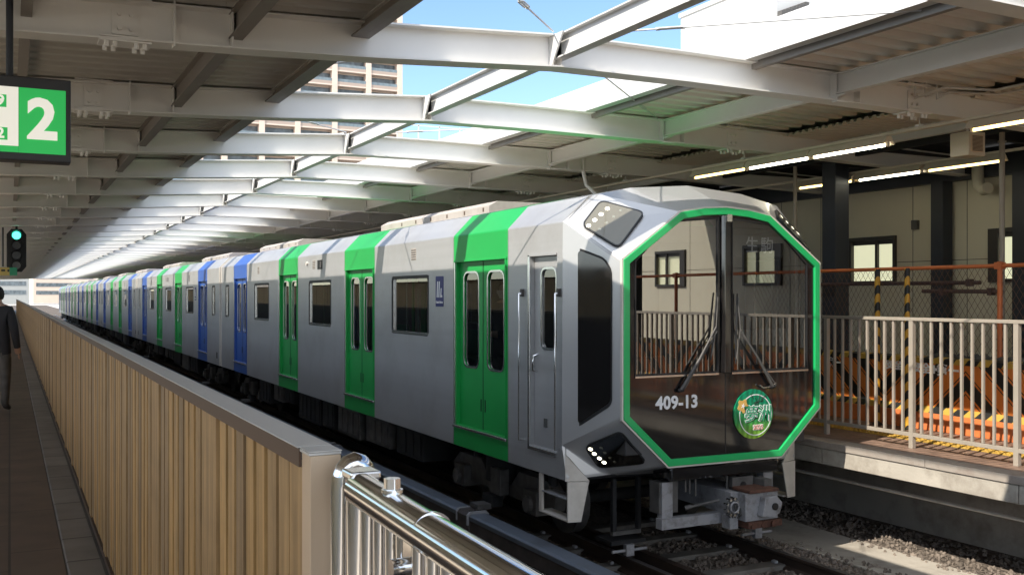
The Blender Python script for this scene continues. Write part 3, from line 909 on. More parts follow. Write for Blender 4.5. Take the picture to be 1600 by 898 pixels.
# ------------------------------------------------------------------ right platform fence
FX = 8.47
fence = empty('platform_fence', (FX, 7.48, -1.6)); of = (-FX, -7.48, 1.6)
mb = MB(of); mb.box(FX - .028, FX + .028, YP0, 60, -.262, -.227, M['fence_grey']); mb.build('top_rail', fence, bevel=.004)
mb = MB(of); mb.box(FX - .02, FX + .02, YP0, 60, -1.475, -1.435, M['fence_grey']); mb.build('bottom_rail', fence, bevel=.004)
post0 = None; bar0 = None; nb = 0
py = 7.48 - 1.225 * 6
def inst(o, y):
    c = o.copy(); COL.objects.link(c); c.parent = fence; c.location = (0, y, 0); return c
far = MB(of)
for k_ in range(0, 16):
    y = py + k_ * 1.225
    if post0 is None:
        mb = MB((-FX, 0, 1.6)); mb.box(FX - .026, FX + .026, -.026, .026, -1.6, -.263, M['fence_grey']); post0 = mb.build('post', fence, bevel=.004); post0.location = (0, y - 7.48, 0)
        mb = MB((-FX, 0, 1.6)); mb.box(FX - .015, FX + .015, -.012, .012, -1.434, -.263, M['fence_grey']); bar0 = mb.build('baluster', fence, bevel=.003)
        bar0.location = (0, y + .1225 - 7.48, 0); rng = range(2, 10); nb = 1
    else:
        inst(post0, y - 7.48); rng = range(1, 10)
    for j in rng:
        yb = y + j * .1225
        if 3.5 < yb < 10.3 and nb < 99: inst(bar0, yb - 7.48); nb += 1
        else: far.box(FX - .015, FX + .015, yb - .012, yb + .012, -1.434, -.263, M['fence_grey'])
for k_ in range(-14 * 8, 0):
    yb = py + k_ * .1225
    if yb > YP0: far.box(FX - .015, FX + .015, yb - .012, yb + .012, -1.434, -.263, M['fence_grey'])
bs = far.build('balusters', fence); bs['kind'] = 'stuff'
tag(fence, 'grey barred fence along the edge of the far platform', 'fence')

# ------------------------------------------------------------------ barricades
BX = 9.9
def barricade(yc, lab, text=True, text_lab=None):
    root = empty('safety_barricade', (BX, yc, -1.6))
    mb = MB(); mb.box(0, .05, -1.215, 1.215, .26, .79, M['chevron']); 
    o = mb.build('chevron_panel', root); 
    mb = MB(); mb.prism([(-.012, .79), (.06, .79), (.06, .87), (-.012, .85)], 'y', -1.22, 1.22, M['hazard']); mb.build('top_strip', root)
    mb = MB(); mb.prism([(-.06, .20), (.06, .20), (.06, .26), (-.012, .275)], 'y', -1.22, 1.22, M['hazard']); mb.build('bottom_strip', root)
    mb = MB(); mb.prism([(-.13, 0), (.1, 0), (.08, .199), (-.085, .199)], 'y', -1.2, 1.2, M['orange']); mb.build('base', root, bevel=.008)
    tag(root, lab, 'barricade', 'orange safety barricades on the far platform')
    return root
bar1 = barricade(7.975, 'orange barricade with black chevrons and white lettering behind the nearest fence bars')
bar2 = barricade(10.42, 'orange barricade with black chevrons, just right of the train front behind the fence')
for yc, lab in ((5.53, 'orange barricade cut by the right edge of the picture'), (3.08, 'orange barricade reflected in the right windshield'), (.63, 'orange barricade reflected in the middle of the windshield'), (-1.82, 'orange barricade reflected in the left windshield')):
    barricade(yc, lab)
def jt(root, body, y, z, size, sp_=1.0):
    t = text_mesh('lettering', body, size, M['logo_white'], root, Matrix.Translation((-.004, y, z)) @ FACE_NX, extrude=.001, offset=.006, spacing=sp_)
jt(bar1, '安全', 9.02 - 7.975, .735, .135); jt(bar1, '安全', 8.60 - 7.975, .72, .135); jt(bar1, '第一', 8.22 - 7.975, .71, .15, 1.15)
mb = MB(); z = .72; y = 8.42 - 7.975
mb.box(-.004, -.001, y - .05, y + .05, z - .017, z + .017, M['logo_white']); mb.box(-.0045, -.0005, y - .017, y + .017, z - .05, z + .05, M['logo_white'])
mb.build('cross_mark', bar1)
jt(bar2, '第一', 10.05 - 10.42, .70, .13)

# ------------------------------------------------------------------ orange pipe fence with mesh
pf = empty('pipe_fence', (10.3, 8, -1.6)); of = (-10.3, -8, 1.6)
for (pts, r, nm) in [([(10.3, YP0, .35), (10.3, 14, .35)], .024, 'top_pipe'), ([(10.3, 7.83, -1.6), (10.3, 7.83, .40)], .03, 'post'),
                     ([(10.3, 4.6, -1.6), (10.3, 4.6, .40)], .03, 'post'), ([(10.3, 1.4, -1.6), (10.3, 1.4, .40)], .03, 'post'), ([(10.3, -2.2, -1.6), (10.3, -2.2, .40)], .03, 'post'), ([(10.3, 11.1, -1.6), (10.3, 11.1, .40)], .03, 'post')]:
    mb = MB(of); mb.tube(pts, r, M['orange'], 12)
    if nm == 'post':
        x, y, z = pts[1]; mb.box(x - .045, x + .045, y - .045, y + .045, .31, .39, M['orange'])
    mb.build(nm, pf)
mb = MB(of)
s_ = .085
for k_ in range(-30, 110):
    y0 = 3.2 + k_ * s_
    for sg in (1, -1):
        ya, yb, za, zb_ = y0, y0 + sg * 1.3 * .62, -.9, .33
        # clip to the span
        pa, pb = Vector((10.3 + sg * .003, ya, za)), Vector((10.3 + sg * .003, yb, zb_))
        if min(ya, yb) < 3.2 or max(ya, yb) > 11.4: continue
        mb.tube([pa, pb], .0028, M['mesh_wire'], 4, caps=False, smooth=False)
wm = mb.build('wire_mesh', pf)
tag(pf, 'orange pipe fence with wire mesh behind the barricades', 'fence')
PG = 'brown scaffold pipes lashed behind the mesh'
for (z, a, b, lab) in ((.16, 8.25, 13.2, 'upper long brown scaffold pipe behind the wire mesh'), (.05, 7.95, 9.1, 'lower short brown scaffold pipe behind the wire mesh')):
    mb = MB(); mb.tube([(10.5, a, z), (10.5, b, z + .01)], .026, M['brown_pipe'], 10)
    for q in (a + .15, b - .3): mb.box(10.46, 10.54, q - .03, q + .03, z - .045, z + .045, M['brown_pipe'])
    tag(mb.build('scaffold_pipe', at=(10.5, (a + b) / 2, z)), lab, 'pipe', PG)
PT = 'poles wrapped in yellow and black tape'
for (x, y, r, lab) in ((9.62, 9.03, .034, 'thick striped pole, right one of the joined pair behind the fence'), (9.72, 9.13, .030, 'striped pole, left one of the joined pair behind the fence'), (9.62, 8.57, .032, 'single striped pole standing right of the joined pair')):
    mb = MB(); mb.tube([(x, y, -1.6), (x, y, .33)], r, M['tape'], 10); 
    mb.box(x - .04, x + .04, y - .04, y + .04, -1.6, -1.585, M['black_paint'])
    o = mb.build('taped_pole', at=(x, y, -1.6)); tag(o, lab, 'pole', PT)
# sheeting bundle lying on the barricade tops
mb = MB()
for k_ in range(12):
    y = 7.2 + k_ * .11
    mb.tube([(10.05, y, -.78 + random.uniform(0, .03)), (10.1, y + .12, -.74 + random.uniform(0, .05)), (10.06, y + .26, -.79)], random.uniform(.02, .04), M['under2'], 6)
tag(mb.build('tarp_bundle', at=(10.05, 7.8, -.8)), 'crumpled grey sheeting bunched behind the barricade', 'tarp')

# ================================================================== LEFT FENCE
def left_fence():
    root = empty('slat_fence', (.53, 1.84, -1.6)); of = (-.53, -1.84, 1.6)
    tag(root, 'golden brown slatted fence with pale metal cap along the near platform edge', 'fence')
    y1 = 96.0
    mb = MB(of)
    mb.box(.500, .563, 1.835, 1.905, -.2935, -.291, M['cap'])
    y = 1.909
    while y < y1:
        b = min(y + 4.92, y1)
        mb.box(.496, .565, y, b - .004, -.294, -.291, M['cap']); y = b
    mb.box(.500, .563, 1.84, y1, -.300, -.2945, M['cap'])
    mb.build('cap', root, bevel=.0012)
    mb = MB(of); mb.box(.4985, .5035, 1.905, y1, -.330, -.2945, M['dk_bronze']); mb.build('edge_trim', root)
    mb = MB(of); mb.box(.503, .562, 1.84, 1.90, -1.585, -.3005, M['cap_side'])
    mb.build('end_post', root, bevel=.0015)
    # bays
    def bay(y0, n, last=False):
        m2 = MB((-.53, 0, 1.6))
        yy = y0
        for i in range(n):
            w = .089 + random.uniform(-.005, .005)
            x_ = .5135 + random.uniform(-.001, .001)
            m2.box(x_, x_ + .018, yy + .006, yy + w, -1.53, -.335, M['wood'])
            yy += .1125
        return m2
    y = 1.905
    m2 = MB((-.53, -1.84, 1.6)); m2.box(.5095, .530, 1.905, 2.02, -1.53, -.332, M['wood']); 
    m2.build('bay_post', root)
    bay0 = None; post = None
    y = 2.035
    kk = 0
    tmpl = []
    while y < y1 - 1.3:
        n = 7 if kk == 0 else 9
        if kk < 4 or kk % 4 not in (0, 1, 2, 3):
            b_ = bay(0, n).build('slat_panel', root); b_.location = (0, y - 1.84, 0); tmpl.append(b_)
        else:
            b_ = tmpl[1 + kk % 3].copy(); COL.objects.link(b_); b_.parent = root; b_.location = (0, y - 1.84, 0)
        L_ = n * .1125
        if post is None:
            m3 = MB((-.53, 0, 1.6)); m3.box(.5085, .532, .003, .165, -1.55, -.332, M['wood'])
            post = m3.build('bay_post', root); post.location = (0, y + L_ - 1.84, 0)
        else:
            p_ = post.copy(); COL.objects.link(p_); p_.parent = root; p_.location = (0, y + L_ - 1.84, 0)
        y += L_ + .175
        kk += 1
    mb = MB(of); mb.box(.534, .558, 1.90, y1, -1.55, -.334, M['black']); mb.build('backing_panel', root)  # black sheet behind the slats, coloured to darken the gaps
    mb = MB(of); mb.box(.506, .56, 1.84, y1, -1.60, -1.552, M['dk_bronze']); mb.build('bottom_rail', root)
left_fence()

# ------------------------------------------------------------------ polished handrail in front
hr = empty('steel_handrail', (.53, 1.5, -1.6)); of = (-.53, -1.5, 1.6)
mb = MB(of)
R0 = .029
mb.tube([(.540, 1.655, -.333), (.532, 1.45, -.333), (.515, 1.0, -.333), (.50, .5, -.333), (.49, .0, -.333)], R0, M['chrome'], 32)
mb.build('top_tube', hr)
mb = MB(of)
for yy in (1.30, .82):
    xx = .49 + .05 * yy / 1.655 - .0005
    mb.tube([(xx + .0, yy - .003, -.333), (xx, yy + .003, -.333)], R0 + .0022, M['chrome'], 32)
mb.build('weld_ring', hr)
mb = MB(of)
pts = []
for k_ in range(9):
    a = math.pi * (k_ / 8)
    pts.append((.571 + .024 * -math.cos(a), 1.785, -.352 + .042 * math.sin(a)))
mb.tube([(pts[0][0], 1.785, -1.585)] + pts + [(pts[-1][0] + .002, 1.76, -.36), (pts[-1][0] - .01, 1.70, -.40)], .021, M['chrome'], 24)
mb.build('end_bend', hr)
mb = MB(of); mb.tube([(.545, 1.672, -1.585), (.545, 1.672, -.318)], .024, M['chrome'], 24); 
mb.build('end_post', hr)
mb = MB(of); mb.box(.520, .575, 1.645, 1.70, -.317, -.302, M['chrome_r']); mb.build('post_cap', hr, bevel=.004)
mb = MB(of); mb.tube([(.533, 1.475, -.306), (.533, 1.475, -.301)], .017, M['chrome_r'], 16); mb.tube([(.533, 1.475, -.301), (.533, 1.475, -.284)], .0135, M['chrome_r'], 6, smooth=False); mb.build('hex_bolt', hr, bevel=.0015)
mb = MB(of)
mb.box(.522, .538, 1.36, 1.42, -.42, -.36, M['chrome']); mb.tube([(.50, 1.39, -.40), (.545, 1.39, -.40)], .014, M['chrome'], 10); mb.build('clamp', hr, bevel=.003)
mb = MB(of); mb.box(.50, .545, .0, 1.66, -1.50, -1.47, M['chrome']); mb.build('bottom_rail', hr, bevel=.004)
yy = 1.60
k_ = 0
while yy > .1:
    xx = .49 + .05 * yy / 1.655
    b_ = MB(of); r_ = .0125 if k_ % 3 else .016
    b_.tube([(xx, yy, -1.47), (xx, yy, -.355)], r_, M['chrome'], 16); b_.build('baluster', hr)
    yy -= .062; k_ += 1
tag(hr, 'polished steel handrail with upright tubes in the near foreground', 'handrail')

# ================================================================== SIGN, SIGNAL
sg = empty('platform_sign', (-.55, 7.2, .87)); of = (.55, -7.2, -.87)
mb = MB(of); mb.box(-1.55, .362, 7.2, 7.36, .875, 1.42, M['sign_frame']); mb.build('case', sg, bevel=.008)
mb = MB(of); mb.box(.052, .330, 7.190, 7.1995, .925, 1.345, M['sign_green'])
mb.box(-1.45, .051, 7.190, 7.1995, .925, .965, M['sign_green']); mb.build('green_panel', sg)
mb = MB(of); mb.box(-1.45, .051, 7.190, 7.1995, .9655, 1.345, M['sign_white']); mb.build('white_panel', sg)
mb = MB(of); mb.box(-.30, -.018, 7.185, 7.1895, 1.21, 1.29, M['sign_green']); mb.box(-.30, -.012, 7.185, 7.1895, 1.00, 1.08, M['sign_green']); mb.build('station_label', sg)
text_mesh('numeral', '2', .36, M['sign_white'], sg, Matrix.Translation((.19 + .55, -.014, 1.135 - .87)) @ FACE_NY, extrude=.003, offset=.012)
text_mesh('label_numeral', '19', .09, M['sign_white'], sg, Matrix.Translation((-.075 + .55, -.018, 1.25 - .87)) @ FACE_NY, extrude=.002, offset=.003)
text_mesh('label_numeral', '12', .09, M['sign_white'], sg, Matrix.Translation((-.075 + .55, -.018, 1.04 - .87)) @ FACE_NY, extrude=.002, offset=.003)
mb = MB(of); mb.tube([(.0, 7.28, 1.42), (.0, 7.28, 1.98)], .022, M['navy'], 12); mb.build('hanger_pole', sg)
mb = MB(of); mb.tube([(-1.2, 7.28, 1.42), (-1.2, 7.28, 1.98)], .022, M['navy'], 12); mb.build('hanger_pole', sg)
tag(sg, 'green and white lit platform sign with the number 2 in a dark case', 'sign')

X0 = .0
from math import cos, sin, pi
def at_px(x, Yv):
    u = (x - 800) / 1560; th = math.atan(785 / 1560); C_, S_ = math.cos(th), math.sin(th)
    return (u * C_ * Yv + S_ * Yv) / (C_ - u * S_)
SGY = 29.0
sx_ = .16
sg2 = empty('train_signal', (sx_, SGY, 1.18)); 
mb = MB(); w_, h_ = .30, .66
mb.prism([(-.23, -.42), (-.12, -.56), (.12, -.56), (.23, -.42), (.23, .42), (.12, .56), (-.12, .56), (-.23, .42)], 'y', 0, .18, M['black']); mb.build('housing', sg2, bevel=.01)
cols = [M['signal_green'], M['signal_off'], M['signal_off'], M['signal_lit']]
for i, c_ in enumerate(cols):
    zc = .39 - i * .26
    hd = MB(); hd.tube([(0, -.16, zc), (0, -.001, zc)], .125, M['black'], 20, caps=False); 
    hood = hd.build('lamp_hood', sg2)
    ln = MB(); ln.tube([(0, -.02, zc), (0, -.006, zc)], .10, c_, 20); ln.build('lamp_lens', sg2)
mb = MB(); mb.tube([(0, .09, .56), (0, .09, .95)], .03, M['black'], 8); mb.build('hanger', sg2)
tag(sg2, 'black four lamp train signal showing green under the near canopy', 'signal')
ys_ = empty('exit_sign', (-.05, 28, .51))
mb = MB(); mb.box(-1.2, .05, 0, .12, 0, .2, M['yellow']); mb.build('case', ys_, bevel=.01)
mb = MB(); mb.box(.051, .22, 0, .12, .0, .2, M['mark_green']); mb.build('green_end', ys_)
mb = MB(); mb.box(-.14, -.05, -.006, -.001, .10, .15, M['black_paint']); mb.build('marking', ys_)
mb = MB(); mb.box(.0, .045, -.006, -.001, .09, .15, M['black_paint']); mb.build('marking', ys_)
mb = MB(); mb.tube([(-.1, .06, .22), (-.1, .06, 1.2)], .02, M['black'], 8); mb.build('hanger', ys_)
tag(ys_, 'small yellow hanging sign with a green end behind the train signal', 'sign')

# ================================================================== TRAIN
TX = 6.249
HW = 1.44
ZB_, ZS = -1.79, .72           # body bottom, shoulder
UP = (0, 0, 2.7)
BODY = M['steel_body']
ROOFP = [(1.44, .72), (1.19, .975), (.70, 1.08), (0, 1.135)]
def side_wall(mb, s, y0, y1, opens, bands):
    """outer skin of one side; opens: (ya, yb, za, zb); bands: (ya, yb, material)"""
    ys = sorted(set([y0, y1] + [v for o in opens for v in o[:2]] + [v for b in bands for v in b[:2]]))
    ys = [v for v in ys if y0 <= v <= y1]
    zs = sorted(set([ZB_, ZS] + [v for o in opens for v in o[2:4]]))
    X = s * HW; XI = s * (HW - .07)
    for a, b in zip(ys, ys[1:]):
        ym = (a + b) / 2
        m_ = BODY
        for ba, bb, bm_ in bands:
            if ba < ym < bb: m_ = bm_
        col_open = [o for o in opens if o[0] < ym < o[1]]
        for za, zb in zip(zs, zs[1:]):
            zm = (za + zb) / 2
            if any(o[2] < zm < o[3] for o in col_open): continue
            mb.quad((X, a, za), (X, b, za), (X, b, zb), (X, a, zb), m_)
        # inner lining: simple panels above, below and between the openings
        if not col_open:
            mb.quad((XI, a, -1.54), (XI, b, -1.54), (XI, b, .62), (XI, a, .62), M['interior'])
        for o in col_open:
            mb.quad((XI, a, o[3]), (XI, b, o[3]), (XI, b, .62), (XI, a, .62), M['interior'])
            if o[2] > -1.5: mb.quad((XI, a, -1.54), (XI, b, -1.54), (XI, b, o[2]), (XI, a, o[2]), M['interior'])
        # roof slopes in the colour of the band
        for (p, q) in zip(ROOFP, ROOFP[1:]):
            mb.quad((s * p[0], a, p[1]), (s * p[0], b, p[1]), (s * q[0], b, q[1]), (s * q[0], a, q[1]), m_)
    for (a, b, za, zb) in opens:
        m_ = BODY
        for ba, bb, bm_ in bands:
            if ba <= a and b <= bb: m_ = bm_
        mb.quad((X, a, za), (XI, a, za), (XI, a, zb), (X, a, zb), m_)
        mb.quad((X, b, za), (XI, b, za), (XI, b, zb), (X, b, zb), m_)
        mb.quad((X, a, zb), (XI, a, zb), (XI, b, zb), (X, b, zb), m_)
        mb.quad((X, a, za), (XI, a, za), (XI, b, za), (X, b, za), m_)

def sidemap(s, y0):
    # 2-D (u along y, v up) to 3-D on the side, w = depth inwards
    return lambda u, v, w: (s * (HW - w), y0 + u, v)

def add_door(root, s, yc, paint, detail=True):
    r = empty('door', (0, 0, 0)); r.parent = root
    DH0, DH1 = -1.54, .40
    door = None
    for k_, sg_ in enumerate((-1, 1)):
        mb = MB(UP)
        to3 = lambda u, v, w: (s * (HW - .05 - w), yc + u, v)
        u0, u1 = (-.655, -.006) if sg_ < 0 else (.006, .655)
        cu = (u0 + u1) / 2 
        hole = rrect(cu - .205, cu + .205, -.83, .27, .09, 3)
        plate(mb, [(u0, DH0), (u1, DH0), (u1, DH1), (u0, DH1)], [hole], to3, .03, paint)
        leaf = mb.build('door_leaf', root, bevel=.003)
        mb = MB(UP); ring_strip(mb, rrect(cu - .225, cu + .225, -.85, .29, .11, 3), rrect(cu - .203, cu + .203, -.828, .268, .088, 3), to3, .002, -.006, M['chrome_r'])
        mb.build('window_rim', leaf)
        mb = MB(UP); mb.poly([to3(a, b, .015) for a, b in rrect(cu - .207, cu + .207, -.832, .272, .09, 3)], M['glass']); mb.build('window_glass', leaf)
        mb = MB(UP); uu = u1 - .05 if sg_ < 0 else u0 + .05
        mb.prism([(yc + uu - .012, -1.33), (yc + uu + .012, -1.33), (yc + uu + .012, -1.19), (yc + uu - .012, -1.19)], 'x', s * (HW - .049), s * (HW - .046), M['black'])
        mb.build('finger_pull', leaf)
    bpy.data.objects.remove(r)
    mb = MB(UP); mb.box(min(s * (HW - .049), s * (HW - .046)), max(s * (HW - .049), s * (HW - .046)), yc - .006, yc + .006, DH0, DH1, M['black']); mb.build('door_seal', root)
    mb = MB(UP); a_, b_ = s * (HW - .04), s * (HW + .028)
    mb.box(min(a_, b_), max(a_, b_), yc - .72, yc + .72, -1.575, -1.545, M['chrome_r']); mb.build('door_sill', root, bevel=.004)
    mb = MB(UP); a_, b_ = s * (HW + .001), s * (HW + .012)
    for q in (-.70, .68): mb.box(min(a_, b_), max(a_, b_), yc + q, yc + q + .022, -1.54, .40, paint if q < 0 else M['chrome_r'])
    mb.box(min(a_, b_), max(a_, b_ + s * .01), yc - .72, yc + .72, .402, .425, paint)
    mb.build('door_frame', root, bevel=.002)

def add_window(root, s, yc, w, z0=-.51, z1=.26):
    to3 = lambda u, v, q: (s * (HW - q), yc + u, v)
    mb = MB(UP)
    ring_strip(mb, rrect(-w / 2 - .012, w / 2 + .012, z0 - .012, z1 + .012, .07, 3), rrect(-w / 2 + .025, w / 2 - .025, z0 + .03, z1 - .03, .04, 3), to3, .02, -.003, M['black'])
    f = mb.build('window', root)
    mb = MB(UP)
    mb.prism([(yc - w / 2, z0 - .004), (yc + w / 2, z0 - .004), (yc + w / 2, z0 + .03), (yc - w / 2, z0 + .03)], 'x', s * (HW - .028), s * (HW + .006), M['chrome_r'])
    mb.prism([(yc + w / 2 - .045, z0 + .03), (yc + w / 2 - .005, z0 + .03), (yc + w / 2 - .005, z1 - .02), (yc + w / 2 - .045, z1 - .02)], 'x', s * (HW - .035), s * (HW - .004), M['chrome_r'])
    mb.build('window_trim', f)
    mb = MB(UP); mb.poly([to3(a, b, .026) for a, b in rrect(-w / 2 + .02, w / 2 - .02, z0 + .02, z1 - .02, .04, 3)], M['glass']); mb.build('window_glass', f)

def add_logo(root, s, yc, z=.06):
    mb = MB(UP); to3 = lambda u, v, q: (s * (HW - q), yc + u, v)
    plate(mb, rrect(-.125, .125, -.19, .19, .012, 2), [], to3, -.004, M['logo_blue'])
    p_ = mb.build('logo_plate', root)
    if s < 0:
        mb = MB(UP)
        def st(pts): mb.prism([(yc - a, z + b) for a, b in pts], 'x', -HW - .0045, -HW - .0065, M['logo_white'])
        # leaning strokes of the mark
        for k_, (u, h_) in enumerate(((-.085, .20), (-.030, .20), (.030, .115))):
            st([(u, -.075), (u + .030, -.075), (u + .045, -.075 + h_), (u + .017, -.075 + h_)])
        st([(.068, -.075), (.092, -.075), (.092, -.045), (.070, -.045)])
        mb.build('logo_mark', p_)
        text_mesh('logo_lettering', 'Osaka Metro', .042, M['logo_white'], p_, Matrix.Translation((-HW - .006, yc, z - .135 + 2.7)) @ FACE_NX, extrude=.001, offset=.001)
    # lift plate to z
    for o in [p_]:
        o.location = (0, 0, z)
        for ch in o.children: ch.location = (0, 0, -z)

def bogie(root, yc):
    mb = MB(UP)
    for s in (-1, 1):
        mb.prism([(yc - 1.35, -2.12), (yc - 1.15, -1.98), (yc - .5, -1.98), (yc - .3, -2.16), (yc + .3, -2.16), (yc + .5, -1.98), (yc + 1.15, -1.98), (yc + 1.35, -2.12), (yc + 1.3, -2.28), (yc + .45, -2.30), (yc - .45, -2.30), (yc - 1.3, -2.28)], 'x', s * .98, s * 1.12, M['under2'])
        for dy in (-.95, .95):
            mb.box(min(s * .95, s * 1.22), max(s * .95, s * 1.22), yc + dy - .15, yc + dy + .15, -2.36, -2.10, M['under2'])
            mb.tube([(s * 1.22, yc + dy, -2.24), (s * 1.27, yc + dy, -2.24)], .085, M['under2'], 12)
            mb.tube([(s * 1.05, yc + dy - .22, -2.1), (s * 1.05, yc + dy - .22, -1.86)], .06, M['under'], 8)
        mb.tube([(s * 1.05, yc, -2.15), (s * 1.05, yc, -1.84)], .22, M['under'], 16)
        mb.box(min(s * 1.14, s * 1.26), max(s * 1.14, s * 1.26), yc - .30, yc - .02, -2.28, -1.98, M['under2'])
        mb.box(min(s * 1.27, s * 1.45), max(s * 1.27, s * 1.45), yc - .11, yc + .11, -2.46, -2.40, M['under2'])
        mb.box(min(s * 1.14, s * 1.28), max(s * 1.14, s * 1.28), yc - .14, yc + .14, -2.44, -2.31, M['under'])
    mb.box(-1.0, 1.0, yc - .25, yc + .25, -2.25, -2.0, M['under'])
    bg = mb.build('bogie', root, bevel=.008)
    for dy in (-.95, .95):
        mb = MB(UP)
        for s in (-1, 1):
            mb.tube([(s * .67, yc + dy, -2.24), (s * .80, yc + dy, -2.24)], .36, M['under2'], 28)
        mb.tube([(-.7, yc + dy, -2.24), (.7, yc + dy, -2.24)], .07, M['under'], 10)
        mb.build('wheelset', bg)

def underframe(root, y0, y1, rnd):
    R = random.Random(rnd)
    mb = MB(UP)
    mb.box(-1.34, 1.34, y0, y1, -1.78, -1.56, M['under'])
    mb.build('underframe', root)
    y = y0 + 3.9
    while y < y1 - 4.2:
        L_ = R.uniform(.6, 1.5)
        zb = -1.82 - R.uniform(.28, .5)
        m_ = M['under2'] if R.random() < .4 else M['under']
        mb = MB(UP); mb.box(.45, 1.32, y, y + L_, zb, -1.80, m_); mb.build('equipment_box', root, bevel=.01)
        mb = MB(UP)
        mb.box(-1.32, -.45, y, y + L_, zb, -1.80, m_)
        n = int(L_ / .28)
        for k_ in range(n):
            mb.box(-1.336, -1.322, y + .05 + k_ * .28, y + .25 + k_ * .28, zb + .05, -1.87, m_)
        for q in (.1, L_ - .14): mb.box(-1.30, -1.26, y + q, y + q + .04, -1.81, -1.70, M['under2'])
        mb.build('equipment_box', root, bevel=.01)
        y += L_ + R.uniform(.12, .5)
    mb = MB(UP)
    for k_, (x, z) in enumerate(((-1.30, -1.83), (-1.22, -1.86))):
        mb.tube([(x, y0 + 1, z), (x, y1 - 1, z)], .018, M['under2'], 6)
    for _ in range(10):
        yy = R.uniform(y0 + 1, y1 - 1)
        mb.tube([(-1.2, yy, -1.8), (-1.24, yy + .04, -2.0), (-1.24, yy + .12, -2.12), (-1.22, yy + .25, -2.02), (-1.2, yy + .3, -1.8)], .014, M['under2'], 6)
    mb.build('pipework', root)

def roof_gear(root, ys):
    for k_, (a, b) in enumerate(ys):
        mb = MB(UP)
        mb.prism([(-.78, 1.06), (.78, 1.06), (.78, 1.15), (.66, 1.215), (-.66, 1.215), (-.78, 1.15)], 'y', a, b, M['roof_box'])
        for j in range(int((b - a) / .6)):
            mb.box(-.784, -.781, a + .15 + j * .6, a + .19 + j * .6, 1.085, 1.135, M['dk_bronze'])
        mb.build('air_conditioner', root, bevel=.015)

def interior(root, y0, y1, doors):
    mb = MB(UP)
    mb.quad((-1.37, y0, -1.54), (1.37, y0, -1.54), (1.37, y1, -1.54), (-1.37, y1, -1.54), M['interior_dk'])
    mb.quad((-1.37, y0, .62), (1.37, y0, .62), (1.37, y1, .62), (-1.37, y1, .62), M['interior'])
    for y in (y0, y1): mb.quad((-1.37, y, -1.54), (1.37, y, -1.54), (1.37, y, .62), (-1.37, y, .62), M['interior'])
    mb.build('cabin_lining', root)
    edges = [y0 + .3] + [v for d in doors for v in (d - .78, d + .78)] + [y1 - .3]
    for a, b in zip(edges[::2], edges[1::2]):
        if b - a < .8: continue
        for s in (-1, 1):
            mb = MB(UP)
            mb.prism([(s * 1.36, -1.12), (s * .92, -1.15), (s * .92, -1.08), (s * 1.24, -1.05), (s * 1.30, -.62), (s * 1.36, -.62)], 'y', a, b, M['seat_green'])
            mb.build('bench_seat', root)
    mb = MB(UP)
    for d in doors:
        for s in (-1, 1):
            for q in (-.78, .78): mb.tube([(s * .95, d + q, -1.54), (s * .95, d + q, .6)], .016, M['chrome_r'], 8)
    mb.build('grab_pole', root)

def car_body(name, root, y0, y1, doors, windows, bands, end_ring=True):
    mb = MB(UP)
    opens = [(d - .66, d + .66, -1.54, .40) for d, _ in doors] + [(c - w / 2, c + w / 2, -.51, .26) for c, w in windows]
    for s in (-1, 1): side_wall(mb, s, y0, y1, opens, bands)
    # ends
    for y in (y0, y1):
        out = [(-HW, ZB_), (-HW, ZS)] + [(-a, b) for a, b in ROOFP[1:]] + [(a, b) for a, b in reversed(ROOFP[:-1])] + [(HW, ZB_)]
        mb.poly([(a, y, b) for a, b in out], BODY if y == y1 or end_ring else M['interior_dk'])
    mb.quad((-HW, y0, ZB_), (HW, y0, ZB_), (HW, y1, ZB_), (-HW, y1, ZB_), M['under'])
    mb.build('body_shell', root, weld=True, bevel=.012)

def end_rim(root, y):
    out = [(-HW - .008, ZB_), (-HW - .008, ZS + .004), (-1.19, .99), (-.70, 1.10), (0, 1.155), (.70, 1.10), (1.19, .99), (HW + .008, ZS + .004), (HW + .008, ZB_)]
    inn = [(-HW + .07, ZB_), (-HW + .07, ZS), (-1.15, .93), (-.68, 1.02), (0, 1.07), (.68, 1.02), (1.15, .93), (HW - .07, ZS), (HW - .07, ZB_)]
    mb = MB(UP)
    n = len(out)
    for ya, yb in ((y - .035, y + .035),):
        vs = [(a, ya, b) for a, b in out] + [(a, yb, b) for a, b in out] + [(a, ya, b) for a, b in inn] + [(a, yb, b) for a, b in inn]
        fs = []
        for i in range(n - 1):
            fs += [(i, i + 1, n + i + 1, n + i), (2 * n + i, 2 * n + i + 1, i + 1, i), (n + i, n + i + 1, 3 * n + i + 1, 3 * n + i)]
        mb.add(vs, fs, M['white_paint'])
    mb.build('end_rim', root)

GRP = 'cars of the silver and green metro train'
